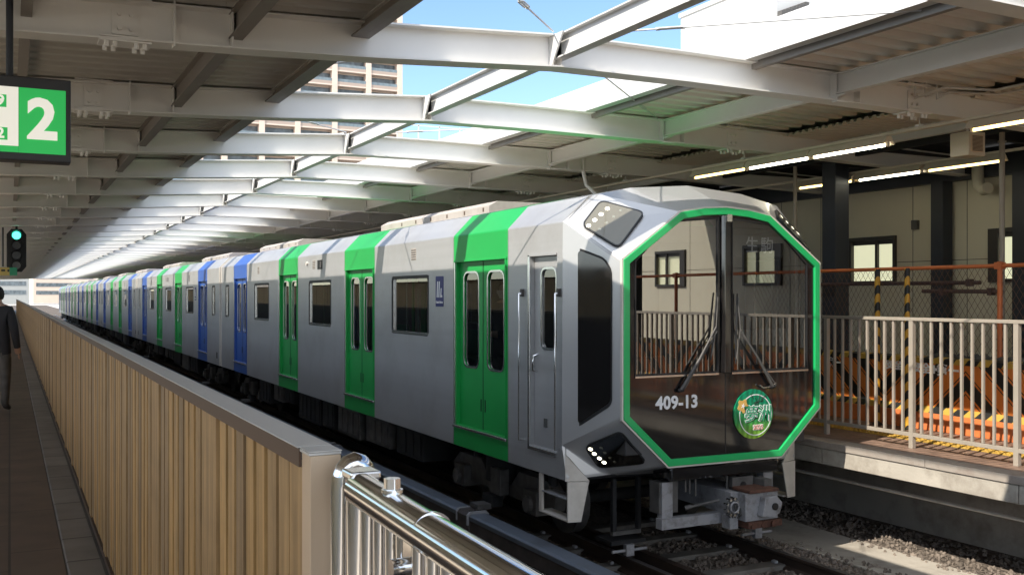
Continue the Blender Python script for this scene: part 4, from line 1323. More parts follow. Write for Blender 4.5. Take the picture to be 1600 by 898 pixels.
# ---------------- middle car prototype (local y 0..18.45)
def middle_car(y):
    root = empty('metro_car', (TX, y, -2.7))
    L_ = 18.5
    dl = [2.55, 7.02, 11.48, 15.95]
    pm = [M['blue'], M['green'], M['green'], M['blue']]
    wins_ = [(4.78, 1.37), (9.25, 1.37), (13.72, 1.37), (.85, .45), (17.65, .45)]
    bands = [(d - .735, d + .735, p) for d, p in zip(dl, pm)]
    car_body('body', root, 0, L_, list(zip(dl, pm)), wins_, bands)
    for s in (-1, 1):
        for d, p in zip(dl, pm): add_door(root, s, d, p)
        for c, w in wins_: add_window(root, s, c, w)
    add_logo(root, -1, 3.72); add_logo(root, -1, 14.85)
    for y_ in (0.0, L_): end_rim(root, y_)
    for yy, w, za, zb in ((9.25, .2, .48, .62), (9.75, .08, .48, .62), (4.8, .1, .42, .62), (13.7, .1, .42, .62), (18.0, .16, -1.62, -1.46), (.3, .16, -1.62, -1.46)):
        mb = MB(UP); mb.box(-HW - .004, -HW, yy, yy + w, za, zb, M['under2']); mb.build('side_vent', root)
    interior(root, .05, L_ - .05, dl)
    underframe(root, .2, L_ - .2, 5)
    bogie(root, 2.5); bogie(root, L_ - 2.5)
    roof_gear(root, [(2.2, 6.6), (11.2, 15.6)])
    mb = MB(UP); mb.box(-.7, .7, -.26, -.036, -1.5, .6, M['black']); mb.build('gangway', root)
    return root
car2 = middle_car(26.22)
tag(car2, 'second metro car behind the lead car, bright blue and green door bands', 'train car', GRP)
labs = ['third metro car from the front, paler in the distance', 'fourth metro car from the front', 'fifth metro car from the front, a thin sliver far away', 'last metro car at the far end of the train']
for i, lb in enumerate(labs):
    c = copy_tree(car2); c.location = (TX, 26.22 + 18.75 * (i + 1), -2.7); c['label'] = lb

# ---------------- lead car (local y 0 = mask plane)
lead = empty('lead_metro_car', (TX, 7.77, -2.7))
tag(lead, 'lead car of the metro train with an octagonal green rimmed black front', 'train car', GRP)
NB = .62                      # nose depth
LE = 18.2
dl = [2.62, 7.03, 11.42, 15.9]
pm = [M['green'], M['green'], M['green'], M['blue']]
wins_ = [(4.86, 1.37), (9.22, 1.37), (13.7, 1.37), (17.45, .42)]
bands = [(d - .735, d + .735, p) for d, p in zip(dl, pm)]
cab_door = (.80, 1.36, -1.54, .40)
mb = MB(UP)
opens = [(d - .66, d + .66, -1.54, .40) for d in dl] + [(c - w / 2, c + w / 2, -.51, .26) for c, w in wins_] + [cab_door]
for s in (-1, 1): side_wall(mb, s, NB, LE, opens, bands)
out = [(-HW, ZB_), (-HW, ZS)] + [(-a, b) for a, b in ROOFP[1:]] + [(a, b) for a, b in reversed(ROOFP[:-1])] + [(HW, ZB_)]
mb.poly([(a, LE, b) for a, b in out], BODY)
mb.quad((-HW, NB, ZB_), (HW, NB, ZB_), (HW, LE, ZB_), (-HW, LE, ZB_), M['under'])
mb.build('body_shell', lead, weld=True, bevel=.012)
for s in (-1, 1):
    for d, p in zip(dl, pm): add_door(lead, s, d, p)
    for c, w in wins_: add_window(lead, s, c, w)
add_logo(lead, -1, 3.80, .055)
end_rim(lead, LE)
interior(lead, 1.75, LE - .05, dl)
underframe(lead, .78, LE - .2, 11)
bogie(lead, 2.75); bogie(lead, LE - 2.5)
roof_gear(lead, [(3.75, 7.9), (13.2, 16.8)])
for yy in (4.62, 9.5, 13.9):
    mb = MB(UP)
    mb.box(-HW - .002, -HW, yy - .01, yy + .17, .47, .63, M['roof_box'])
    for j in range(5): mb.box(-HW - .005, -HW - .002, yy, yy + .16, .478 + j * .03, .492 + j * .03, M['under2'])
    mb.build('side_vent', lead)
mb = MB(UP); mb.box(-HW - .004, -HW, 9.05, 9.35, .46, .62, M['black']); sd_ = mb.build('side_display', lead)
mb = MB(UP)
mb.box(-HW - .006, -HW - .0045, 9.09, 9.19, .49, .59, M['under2']); mb.build('display_glass', sd_)
mb = MB(UP); mb.tube([(-HW - .03, 10.0, .58), (-HW, 10.0, .58)], .035, M['white_paint'], 10); mb.build('side_lamp', lead)
for d in dl:
    for q in (-.745, .745):
        for s in (-1, 1):
            mb = MB(UP); mb.box(*sorted((s * (HW + .0005), s * (HW - .004))), d + q - .003, d + q + .003, -1.78, .70, M['under2']); mb.build('panel_seam', lead)
# cab side door
for s in (-1, 1):
    mb = MB(UP); to3 = lambda u, v, w: (s * (HW - .045 - w), u, v)
    plate(mb, [(.805, -1.54), (1.355, -1.54), (1.355, .395), (.805, .395)], [rrect(.90, 1.20, -.53, .27, .07, 3)], to3, .03, BODY)
    cd = mb.build('cab_door', lead, bevel=.003)
    mb = MB(UP); ring_strip(mb, rrect(.88, 1.22, -.55, .29, .09, 3), rrect(.902, 1.198, -.528, .268, .068, 3), to3, .002, -.006, M['chrome_r']); mb.build('window_rim', cd)
    mb = MB(UP); mb.poly([to3(a, b, .012) for a, b in rrect(.895, 1.205, -.535, .275, .07, 3)], M['glass']); mb.build('window_glass', cd)
    mb = MB(UP); mb.tube([(s * (HW - .05), 1.285, -.60), (s * (HW + .012), 1.285, -.62), (s * (HW + .012), 1.285, -.76), (s * (HW - .05), 1.285, -.78)], .012, M['chrome_r'], 8)
    mb.box(min(s * (HW - .044), s * (HW - .034)), max(s * (HW - .044), s * (HW - .034)), 1.06, 1.14, -1.33, -1.24, M['chrome_r']); mb.build('handle', cd)
    mb = MB(UP); a_, b_ = sorted((s * (HW + .001), s * (HW + .016)))
    mb.box(a_, b_, 1.362, 1.40, -1.56, .42, M['chrome_r']); mb.box(a_, b_, .80, 1.40, -1.58, -1.545, M['chrome_r']); mb.box(a_, b_, .80, 1.40, .402, .425, M['steel_body'])
    mb.build('cab_door_frame', lead, bevel=.002)
    for yy in (.745, 1.52):
        mb = MB(UP)
        z1 = .02
        mb.tube([(s * (HW - .01), yy, z1), (s * (HW + .055), yy, z1), (s * (HW + .055), yy, -1.50), (s * (HW - .01), yy, -1.50)], .011, M['chrome_r'], 8)
        mb.box(*sorted((s * (HW + .001), s * (HW + .03))), yy - .02, yy + .02, z1 - .03, z1 + .05, M['under2'])
        mb.build('grab_rail', lead)

# nose: facets between the body section and the octagonal face
FR = {'a': (1.20, .335), 'b': (.545, .80), 'c': (0, .865), 'e': (1.20, -1.145), 'f': (.69, -1.615)}
def fr(k_, s, w=0): x, z = FR[k_]; return (s * x, w, z)
A_ = lambda s: (s * 1.44, NB, .72)
B1 = lambda s: (s * 1.085, NB, .9975)
B2 = lambda s: (s * .70, NB + .28, 1.085)
C0 = (0, NB + .36, 1.137)
CC = lambda s: (s * 1.44, NB, -1.45)
CD = lambda s: (s * 1.44, NB, ZB_)
DD = lambda s: (s * 1.0, .496, -1.75)
mb = MB(UP)
NM = M['silver_paint']
for s in (-1, 1):
    mb.poly([A_(s), CC(s), fr('e', s), fr('a', s)], NM)
    mb.poly([A_(s), B1(s), fr('b', s), fr('a', s)], NM)
    mb.poly([A_(s), (s * 1.19, NB, .975), B1(s)], NM)
    mb.poly([B1(s), (s * .70, NB, 1.08), fr('b', s)], NM)
    mb.poly([(s * .70, NB, 1.08), (0, NB, 1.135), fr('c', s), fr('b', s)], NM)
    mb.poly([CC(s), DD(s), fr('f', s), fr('e', s)], NM)
    mb.poly([CC(s), CD(s), DD(s)], NM)
    mb.poly([DD(s), (0, .30, -1.75), (0, 0, -1.615), fr('f', s)], NM)
    mb.poly([CD(s), (0, NB, ZB_), (0, .30, -1.75), DD(s)], M['under'])
nose = mb.build('cab_nose', lead, weld=True, bevel=.038); nose.modifiers['bevel'].segments = 4
# helper: a patch on a facet given three corner points -> local frame
def frame3(o, u, v):
    o, u, v = Vector(o), Vector(u), Vector(v)
    X_ = (u - o).normalized(); n = X_.cross(v - o).normalized(); Y_ = n.cross(X_)
    return o, X_, Y_, n
def clipin(pts, t):
    c = sum((Vector(p) for p in pts), Vector()) / len(pts)
    return [Vector(p).lerp(c, t) for p in pts]
def rounded(pts, r=.05, n=4):
    out = []
    m_ = len(pts)
    for i in range(m_):
        p = pts[i]; a = (pts[i - 1] - p); b = (pts[(i + 1) % m_] - p)
        ra = min(r, a.length * .4); rb = min(r, b.length * .4)
        p0 = p + a.normalized() * ra; p2 = p + b.normalized() * rb
        for k_ in range(n + 1):
            t = k_ / n
            out.append(p0 * (1 - t) ** 2 + p * 2 * t * (1 - t) + p2 * t * t)
    return out
def facet_lamp(s, quad, normal, leds, name, dark):
    """quad: corner points lying on the facet, pushed out along the facet normal"""
    n = Vector(normal).normalized()
    q = [Vector(p) for p in quad]
    outer = rounded([p + n * .004 for p in clipin(q, -.06)], .07)
    inner = rounded([p + n * .004 for p in q], .06)
    hi = [p + n * .010 for p in outer]; hii = [p + n * .010 for p in inner]; low = [p - n * .02 for p in outer]
    k = len(outer)
    mb = MB(UP)
    mb.add(hi + hii + low, [(i, (i + 1) % k, k + (i + 1) % k, k + i) for i in range(k)] + [(2 * k + i, 2 * k + (i + 1) % k, (i + 1) % k, i) for i in range(k)], M['black'])
    root = mb.build(name, lead)
    mb = MB(UP); mb.poly([p + n * .0065 for p in inner], M['lamp_bowl'] if not dark else M['black_gloss']); mb.build('reflector', root)
    mb = MB(UP); mb.poly([p + n * .016 for p in rounded(clipin(q, -.03), .06)], M['lens']); 
    c = sum(q, Vector()) / 4
    e1 = (q[1] - q[0]); e2 = (q[3] - q[0])
    for (p, on) in leds:
        lb = MB(UP)
        t1 = e1.normalized(); t2 = n.cross(t1)
        r = .026 if on else .020
        vs = [p + n * .0085 + (t1 * math.cos(a * pi / 5) + t2 * math.sin(a * pi / 5)) * r for a in range(10)]
        vs2 = [p + n * .0125 + (t1 * math.cos(a * pi / 5) + t2 * math.sin(a * pi / 5)) * r * .7 for a in range(10)]
        lb.add(vs + vs2, [(i, (i + 1) % 10, 10 + (i + 1) % 10, 10 + i) for i in range(10)] + [tuple(range(10, 20))], M['led'] if on else M['led_off'])
        lb.build('diode', root)
    mb.build('lens', root)
def bil(P, u, v):   # P: 4 corners (00,10,11,01)
    a = Vector(P[0]).lerp(Vector(P[1]), u); b = Vector(P[3]).lerp(Vector(P[2]), u)
    return a.lerp(b, v)
c_ = Vector((0, 3, -.5))
for s in (-1, 1):
    # lamp fields lie on the mean plane of their facet
    for P, cs, leds, dark in (
            ([A_(s), B1(s), fr('b', s), fr('a', s)], ((.11, .235), (.80, .13), (.80, .68), (.11, .83)), ((.155, .30), (.32, .295), (.49, .29), (.66, .285)), False),
            ([CC(s), DD(s), fr('f', s), fr('e', s)], ((.17, .22), (.70, .03), (.82, .75), (.16, .84)), ((.24, .25), (.36, .22), (.49, .205), (.61, .19)), True)):
        P = [Vector(p) for p in P]
        n = (P[2] - P[0]).cross(P[3] - P[1])
        if n.dot(P[0] - c_) < 0: n = -n
        n.normalize()
        mean = (P[0] + P[1] + P[2] + P[3]) / 4
        lift = max((p - mean).dot(n) for p in [bil(P, *c) for c in cs] + [bil(P, .5, .5)])
        o_ = mean + n * (lift + .007)
        def onpl(p): p = Vector(p); return p - n * (p - o_).dot(n)
        q = [onpl(bil(P, *c)) for c in cs]
        lp_ = []
        for (u, v) in leds:
            lp_.append((onpl(bil(P, u, v)), 1)); lp_.append((onpl(bil(P, u + .05, v + .15)), 0))
        facet_lamp(s, q, n, lp_, 'headlight', dark)
    # corner window on the side facet
    P = [Vector(A_(s)), Vector(CC(s)), Vector(fr('e', s)), Vector(fr('a', s))]
    n = (P[1] - P[0]).cross(P[3] - P[0])
    if n.dot(P[0] - c_) < 0: n = -n
    n.normalize(); o_ = P[0] + n * .010
    def onpl(p): p = Vector(p); return p - n * (p - o_).dot(n)
    pts = [onpl(p) for p in (bil(P, .085, .22), bil(P, .94, .22), bil(P, .885, .83), bil(P, .10, .83), bil(P, .055, .70))]
    rim = rounded([p + n * .004 for p in pts], .06)
    mb = MB(UP)
    low = [p - n * .03 for p in rim]; inner = rounded([p + n * .004 for p in clipin(pts, .035)], .05)
    k = len(rim)
    mb.add(rim + inner + low, [(i, (i + 1) % k, k + (i + 1) % k, k + i) for i in range(k)] + [(2 * k + i, 2 * k + (i + 1) % k, (i + 1) % k, i) for i in range(k)], M['black'])
    cw = mb.build('corner_window', lead)
    mb = MB(UP); mb.poly([p + n * .001 for p in inner], M['black_gloss']); mb.build('corner_glass', cw)

# octagonal rim and mask
def octo(ins):
    # inset octagon outline on the face, clockwise from lower left
    base = [(-.69, -1.615), (-1.20, -1.145), (-1.20, .335), (-.545, .80), (-.27, .845), (0, .862), (.27, .845), (.545, .80), (1.20, .335), (1.20, -1.145), (.69, -1.615)]
    n = len(base); out = []
    for i in range(n):
        p0, p1, p2 = Vector(base[i - 1]), Vector(base[i]), Vector(base[(i + 1) % n])
        d1 = (p1 - p0).normalized(); d2 = (p2 - p1).normalized()
        n1 = Vector((d1.y, -d1.x)); n2 = Vector((d2.y, -d2.x))
        m_ = (n1 + n2).normalized()
        out.append(tuple(p1 + m_ * ins / max(.3, m_.dot(n1))))
    return out
fmap = lambda x, z, w: (x, -w, z)
mb = MB(UP); ring_strip(mb, octo(.004), octo(.072), fmap, -.01, .022, M['green_ring']); rm = mb.build('green_rim', lead, bevel=.006)
mb = MB(UP); ring_strip(mb, octo(-.012), octo(.0035), fmap, -.02, .014, M['white_paint']); mb.build('rim_edging', lead)
LW = [(-1.065, -.75), (-1.065, .325), (-.655, .715), (-.095, .765), (-.095, -.75)]
RW_ = [(.065, -.75), (.065, .765), (.60, .72), (1.045, .325), (1.045, -.75)]
mb = MB(UP)
plate(mb, octo(.0725), [LW, RW_], fmap, 0, M['black_gloss'])
mb.build('front_mask', lead)
for W, cen in ((LW, -.58), (RW_, .55)):
    inn = [tuple(Vector(p).lerp(Vector((cen, 0)), .028)) for p in W]
    mb = MB(UP); ring_strip(mb, W, inn, fmap, -.012, .008, M['black'])
    f_ = mb.build('windshield_frame', lead)
    mb = MB(UP); mb.poly([(a, .006, b) for a, b in inn], M['glass_front']); mb.build('windshield', f_)
    mb = MB(UP)
    x0, x1 = min(p[0] for p in W), max(p[0] for p in W)
    mb.box(x0, x1, -.014, -.009, -.765, -.748, M['chrome_r']); mb.build('sill_trim', f_)
# centre pillar and door seam
mb = MB(UP); mb.prism([(-.072, -.01), (-.05, -.045), (.03, -.045), (.05, -.01)], 'z', -.75, .78, M['black_gloss']); mb.build('centre_pillar', lead, bevel=.01)
mb = MB(UP); mb.box(-.012, -.002, -.003, -.001, -1.53, -.75, M['black']); mb.build('door_seam', lead)
mb = MB(UP); mb.box(-.03, .03, -.06, -.046, .72, .79, M['chrome_r']); mb.build('door_catch', lead)
# cab interior behind the windshield
mb = MB(UP)
mb.quad((-1.37, 1.70, -1.54), (1.37, 1.70, -1.54), (1.37, 1.70, .62), (-1.37, 1.70, .62), M['interior'])
mb.quad((-1.37, .62, -1.54), (1.37, .62, -1.54), (1.37, 1.70, -1.54), (-1.37, 1.70, -1.54), M['interior_dk'])
mb.quad((-1.1, .62, .72), (1.1, .62, .72), (1.37, 1.70, .62), (-1.37, 1.70, .62), M['interior_dk'])
mb.box(-.38, .38, 1.66, 1.69, -1.5, .45, M['interior_dk'])
mb.build('cab_lining', lead)
mb = MB(UP)
mb.box(-1.1, -.12, .10, .5, -1.5, -.78, M['interior_dk']); mb.box(.2, 1.1, .10, .5, -1.5, -.78, M['interior_dk'])
mb.box(-1.0, -.3, .30, .5, -.78, -.60, M['interior_dk']); mb.box(.35, .95, .2, .3, -.70, -.34, M['interior'])
mb.build('driver_desk', lead, bevel=.01)
mb = MB(UP)
mb.box(-.75, -.3, 1.05, 1.15, -1.0, -.25, M['under2']); mb.box(-.78, -.28, .75, 1.15, -1.1, -.98, M['under2'])
mb.build('driver_seat', lead, bevel=.03)
# destination display behind the glass
mb = MB(UP); mb.prism([(a, b) for a, b in rrect(.10, .76, .39, .60, .02, 2)], 'y', .05, .08, M['under2']); dd_ = mb.build('destination_display', lead)
text_mesh('display_lettering', '生駒', .17, M['logo_white'], dd_, Matrix.Translation((.46, .047, .495 + 2.7)) @ FACE_NY, extrude=.001, offset=.001, spacing=1.25)
# number, headmark
text_mesh('car_number', '409-13', .168, M['logo_white'], lead, Matrix.Translation((-.585, -.003, -1.015 + 2.7)) @ FACE_NY, extrude=.0015, offset=.0055, spacing=1.04)
hmx, hmz, hr_ = .332, -1.168, .245
mb = MB(UP)
circ = lambda r, n=48, ox=0, oz=0: [(hmx + ox + r * math.cos(2 * pi * i / n), hmz + oz + r * math.sin(2 * pi * i / n)) for i in range(n)]
def mark_mat():
    m, nt, p = new_mat('headmark green gradient'); L = nt.links
    tc = N(nt, 'ShaderNodeTexCoord'); sp_ = N(nt, 'ShaderNodeSeparateXYZ'); L.new(tc.outputs['Object'], sp_.inputs[0])
    mr = N(nt, 'ShaderNodeMapRange'); mr.inputs[1].default_value = 1.29; mr.inputs[2].default_value = 1.72; L.new(sp_.outputs[2], mr.inputs[0])
    cr = N(nt, 'ShaderNodeValToRGB'); e = cr.color_ramp.elements
    e[0].position = 0; e[0].color = (.30, .55, .04, 1); e[1].position = .8; e[1].color = (.0, .27, .13, 1)
    k = e.new(.4); k.color = (.03, .33, .08, 1)
    L.new(mr.outputs[0], cr.inputs[0])
    wv = N(nt, 'ShaderNodeTexWave'); wv.inputs['Scale'].default_value = 5; wv.inputs['Distortion'].default_value = 5; L.new(tc.outputs['Object'], wv.inputs['Vector'])
    mx = N(nt, 'ShaderNodeMix', data_type='RGBA', blend_type='MULTIPLY'); mx.inputs[0].default_value = .45
    L.new(cr.outputs[0], mx.inputs[6]); L.new(wv.outputs['Color'], mx.inputs[7]); L.new(mx.outputs[2], p.inputs['Base Color'])
    p.inputs['Roughness'].default_value = .35
    return m
mb.prism(circ(hr_), 'y', -.014, -.002, mark_mat())
hm = mb.build('round_headmark', lead)
mb = MB(UP); ring_strip(mb, circ(.205, 40, .025, -.01), circ(.196, 40, .025, -.01), fmap, .0142, .016, M['logo_white']); mb.build('thin_circle', hm)
mb = MB(UP)
fx, fz = hmx - .135, hmz + .085
fl = []
for i in range(20):
    a = 2 * pi * i / 20; r = .062 + .012 * math.cos(5 * a + 1)
    fl.append((fx + r * math.cos(a), fz + r * math.sin(a)))
mb.prism(fl, 'y', -.018, -.0142, mat('headmark flower gold', (.62, .38, .10), .5))
mb.prism([(fx + .03 * (1 if i % 2 == 0 else .3) * math.cos(pi * i / 5), fz + .03 * (1 if i % 2 == 0 else .3) * math.sin(pi * i / 5)) for i in range(10)], 'y', -.020, -.0182, M['logo_white'])
mb.build('flower_mark', hm)
def outlined(body, x, z, size, name, inner_mat, sp_=1.0):
    text_mesh(name + '_outline', body, size, M['logo_white'], hm, Matrix.Translation((x, -.017, z + 2.7)) @ FACE_NY, extrude=.001, offset=.0065, spacing=sp_)
    text_mesh(name, body, size, inner_mat, hm, Matrix.Translation((x, -.0195, z + 2.7)) @ FACE_NY, extrude=.0008, offset=.0, spacing=sp_)
outlined('夢洲', hmx + .055, hmz - .010, .175, 'headmark_lettering', M['mark_green'])
outlined('2025', hmx + .055, hmz - .135, .062, 'headmark_year', M['orange'])
# branches on the headmark
mb = MB(UP)
for (a, b) in (((.02, .16), (.06, .10)), ((.08, .19), (.05, .09)), ((.0, .11), (.12, .13)), ((.10, .14), (.16, .18)), ((-.04, .20), (.0, .15)), ((-.02, .06), (.04, .12))):
    mb.tube([(hmx + a[0], -.0150, hmz + a[1]), (hmx + b[0], -.0150, hmz + b[1])], .0035, M['black_paint'], 5)
mb.build('branch_lines', hm)
# wipers
def wiper(pv, tip, blade0, blade1, nm='wiper'):
    mb = MB(UP)
    mb.tube([(pv[0] - .03, -.02, pv[1] - .01), (pv[0] + .03, -.03, pv[1])], .02, M['black'], 10)
    mb.tube([(pv[0], -.035, pv[1]), ((pv[0] + tip[0]) / 2, -.06, (pv[1] + tip[1]) / 2), (tip[0], -.045, tip[1])], [.017, .013, .008], M['under2'], 8)
    mb.tube([(pv[0] + .04, -.035, pv[1] + .01), (tip[0] + .012, -.045, tip[1] - .04)], .006, M['under2'], 8)
    w = mb.build(nm, lead)
    mb = MB(UP); mb.tube([(blade0[0], -.022, blade0[1]), (blade1[0], -.022, blade1[1])], .008, M['black'], 6)
    mb.tube([(blade0[0], -.034, blade0[1] + .04), (tip[0], -.046, tip[1]), (blade1[0], -.034, blade1[1] - .04)], .006, M['under2'], 6)
    mb.build('blade', w)
wiper((-.56, -.89), (-.155, -.30), (-.20, -.62), (-.125, .03))
wiper((.56, -.90), (.14, -.33), (.10, -.66), (.12, .02))
mb = MB(UP); mb.tube([(.40, -.03, -.885), (.44, -.03, -.91), (.53, -.03, -.905), (.60, -.03, -.87)], .008, M['chrome_r'], 6); mb.build('wiper_washer', lead)

# apron, coupler, corner steps
mb = MB(UP); mb.box(-.66, .66, -.01, .30, -1.76, -1.63, M['black_gloss']); mb.build('apron', lead, bevel=.02)
cpl = MB(UP)
cpl.box(-.70, -.58, .08, .16, -2.12, -1.78, M['grey_part']); cpl.box(-.58, -.575, .08, .16, -2.12, -1.78, M['grey_part']); cpl.box(-.72, -.50, .10, .26, -2.08, -1.78, M['under2'])
cpl.box(.54, .66, .08, .18, -2.20, -1.78, M['grey_part'])
cpl.box(-.73, .2, .04, .14, -2.22, -2.12, M['grey_part'])
cpl.box(.2, .66, .10, .16, -2.24, -2.16, M['grey_part'])
cpl.build('coupler_frame', lead, bevel=.006)
cpl = MB(UP)
cpl.box(-.02, .32, -.10, .9, -2.12, -1.90, M['grey_part'])
cpl.box(.06, .46, -.22, .08, -2.17, -1.90, M['grey_part'])
cpl.box(.08, .44, -.26, .06, -1.897, -1.865, M['rust'])
cpl.box(.08, .50, -.24, -.02, -2.24, -2.172, M['rust'])
for x in (.13, .26, .38): cpl.tube([(x, -.26, -2.21), (x, -.22, -2.21)], .03, M['rust'], 12)
cpl.prism([(.20, -2.12), (.24, -1.94), (.38, -1.93), (.45, -2.0), (.42, -2.10), (.34, -2.14)], 'y', -.30, -.22, M['grey_part'])
cpl.tube([(.35, -.315, -2.03), (.35, -.30, -2.03)], .035, M['black'], 12)
cpl.box(.36, .46, -.14, .02, -1.99, -1.80, M['under2'])
cpl.build('coupler', lead, bevel=.008)
cpl = MB(UP)
for i in range(9):
    a = 2 * pi * i / 9
    cpl.tube([(-.03 + .07 * math.cos(a), -.16, -2.03 + .08 * math.sin(a)), (-.03 + .075 * math.cos(a), -.10, -2.03 + .085 * math.sin(a))], .014, M['chrome_r'], 6)
n_ = 16
cpl.tube([(-.03 + .05 * math.cos(2 * pi * i / n_), -.17, -2.03 + .05 * math.sin(2 * pi * i / n_)) for i in range(n_ + 1)], .010, M['grey_part'], 8)
for q in range(4):
    cpl.tube([(-.06 + .03 * q, -.12, -1.95), (-.12 + .06 * q, -.16, -2.05 - .02 * q), (-.02 + .02 * q, -.10, -2.16)], .009, M['under2'], 6)
cpl.tube([(-.42, .1, -2.05), (-.10, -.02, -1.98)], .014, M['under2'], 8); cpl.tube([(-.42, .1, -2.05), (-.36, .08, -2.035)], .024, M['under2'], 8)
cpl.box(-.05, .05, -.12, .0, -2.25, -2.12, M['grey_part'])
cpl.build('coupler_cables', lead)
cpl = MB(UP)
for x in (-.45, -.40, -.33, .05):
    hs = MB(UP); hs.tube([(x, .05, -1.76), (x, .05, -1.92 + .05 * math.sin(x * 9))], .010, M['under2'], 6); hs.build('hose', lead)
cpl.box(.08, .34, .0, .06, -1.97, -1.78, M['under2']); cpl.tube([(.21, -.01, -1.86), (.21, .0, -1.86)], .035, M['black'], 12)
cpl.build('socket_box', lead)
for s in (-1, 1):
    # fairing triangle above the step
    mb = MB(UP)
    mb.add([(s * 1.448, .625, -1.53), (s * 1.448, .625, -1.795), (s * 1.22, .545, -1.795), (s * 1.42, .60, -1.56), (s * 1.43, .66, -1.53), (s * 1.43, .66, -1.795), (s * 1.22, .60, -1.795)], [(0, 1, 2, 3), (0, 4, 5, 1), (1, 5, 6, 2), (2, 6, 4, 3), (0, 3, 4)], M['white_paint'])
    mb.build('corner_fairing', lead)
    mb = MB(UP)
    vs = [(s * 1.435, .60, -1.80), (s * 1.215, .56, -1.80), (s * 1.30, .57, -2.19), (s * 1.435, .60, -2.19)]
    vs2 = [(x, y + .02, z) for x, y, z in vs]
    mb.add(vs + vs2, [(0, 1, 2, 3), (7, 6, 5, 4), (0, 4, 5, 1), (1, 5, 6, 2), (2, 6, 7, 3), (3, 7, 4, 0)], M['white_paint'])
    mb.box(*sorted((s * 1.40, s * 1.43)), 1.14, 1.20, -2.17, -1.80, M['white_paint'])
    mb.box(*sorted((s * 1.28, s * 1.43)), .625, 1.139, -1.98, -1.965, M['grey_part']); mb.box(*sorted((s * 1.28, s * 1.43)), .625, 1.20, -2.19, -2.172, M['white_paint'])
    mb.build('corner_step', lead, bevel=.004)
# guard gear and antenna in front of the leading wheels
for s in (-1, 1):
    mb = MB(UP)
    mb.box(*sorted((s * .62, s * .95)), .55, .60, -2.36, -2.32, M['under2']); mb.box(*sorted((s * .62, s * .66)), .55, .60, -2.32, -1.8, M['under']); mb.box(*sorted((s * .91, s * .95)), .55, .60, -2.32, -1.8, M['under'])
    mb.box(*sorted((s * .60, s * 1.0)), .50, .80, -2.44, -2.40, M['under'])
    mb.tube([(s * .60, .49, -2.50), (s * 1.0, .49, -2.50)], .016, M['grey_part'], 8); mb.box(*sorted((s * .76, s * .85)), .46, .52, -2.55, -2.44, M['grey_part'])
    mb.build('guard_gear', lead)

# ================================================================== PEOPLE
def person(label, loc, rotz, joints, edges, radii, hair=True, mask=False, coat_idx=None, hand=None, scale=1.0):
    me = bpy.data.meshes.new('person')
    me.from_pydata([Vector(j) * scale for j in joints], edges, [])
    o = bpy.data.objects.new('person', me); COL.objects.link(o)
    o.location = loc; o.rotation_euler = (0, 0, rotz)
    sk = o.modifiers.new('skin', 'SKIN')
    for i, r in enumerate(radii):
        v = me.skin_vertices[0].data[i]; v.radius = (r[0] * scale, r[1] * scale) if isinstance(r, tuple) else (r * scale, r * scale)
        v.use_root = (i == 0)
    sk.use_smooth_shade = True
    ss = o.modifiers.new('sub', 'SUBSURF'); ss.levels = 2; ss.render_levels = 2
    bpy.context.view_layer.update()
    dg = bpy.context.evaluated_depsgraph_get()
    me2 = bpy.data.meshes.new_from_object(o.evaluated_get(dg))
    o.modifiers.clear(); o.data = me2
    me2.materials.clear()
    for m_ in (M['coat'], M['skin'], M['under2']): me2.materials.append(m_)
    for p in me2.polygons:
        p.use_smooth = True
        c = p.center / scale
        p.material_index = 1 if (c.z > 1.46 or (hand and any((c - Vector(h)).length < .11 for h in hand))) else (2 if c.z < .80 else 0)
    hd = MB()
    tag(o, label, 'person')
    # hair cap
    def shell(name, cx, cy, cz, rx, ry, rz, z_lo, y_hi, m_):
        mb = MB(); vs = []; fs = []
        nu, nv = 16, 10
        for j in range(nv + 1):
            for i in range(nu):
                a = 2 * pi * i / nu; b = pi * j / nv
                vs.append(((cx + rx * math.sin(b) * math.cos(a)) * scale, (cy + ry * math.sin(b) * math.sin(a)) * scale, (cz + rz * math.cos(b)) * scale))
        for j in range(nv):
            for i in range(nu):
                f = (j * nu + i, j * nu + (i + 1) % nu, (j + 1) * nu + (i + 1) % nu, (j + 1) * nu + i)
                c = sum((Vector(vs[q]) for q in f), Vector()) / 4 / scale
                if c.z > z_lo and not (c.y < y_hi and c.z < cz + .055): fs.append(f)
        mb.add(vs, fs, m_, True); return mb.build(name, o)
    shell('hair', joints[4][0], joints[4][1] + .006, joints[4][2] + .012, .093, .108, .122, joints[4][2] - .07, joints[4][1] - .035, M['hair'])
    if mask:
        mb = MB(); hx, hy, hz = joints[4]
        pts = []
        for j, zz in enumerate((-.005, -.035, -.07, -.10)):
            for i in range(7):
                a = math.radians(-60 + 20 * i)
                r = .094 - .012 * j * (j > 1)
                pts.append(((hx + r * math.sin(a)) * scale, (hy - (r + .012) * math.cos(a)) * scale, (hz + zz) * scale))
        fs = [(j * 7 + i, j * 7 + i + 1, (j + 1) * 7 + i + 1, (j + 1) * 7 + i) for j in range(3) for i in range(6)]
        mb.add(pts, fs, M['mask_cloth'], True); mb.build('face_mask', o)
    return o
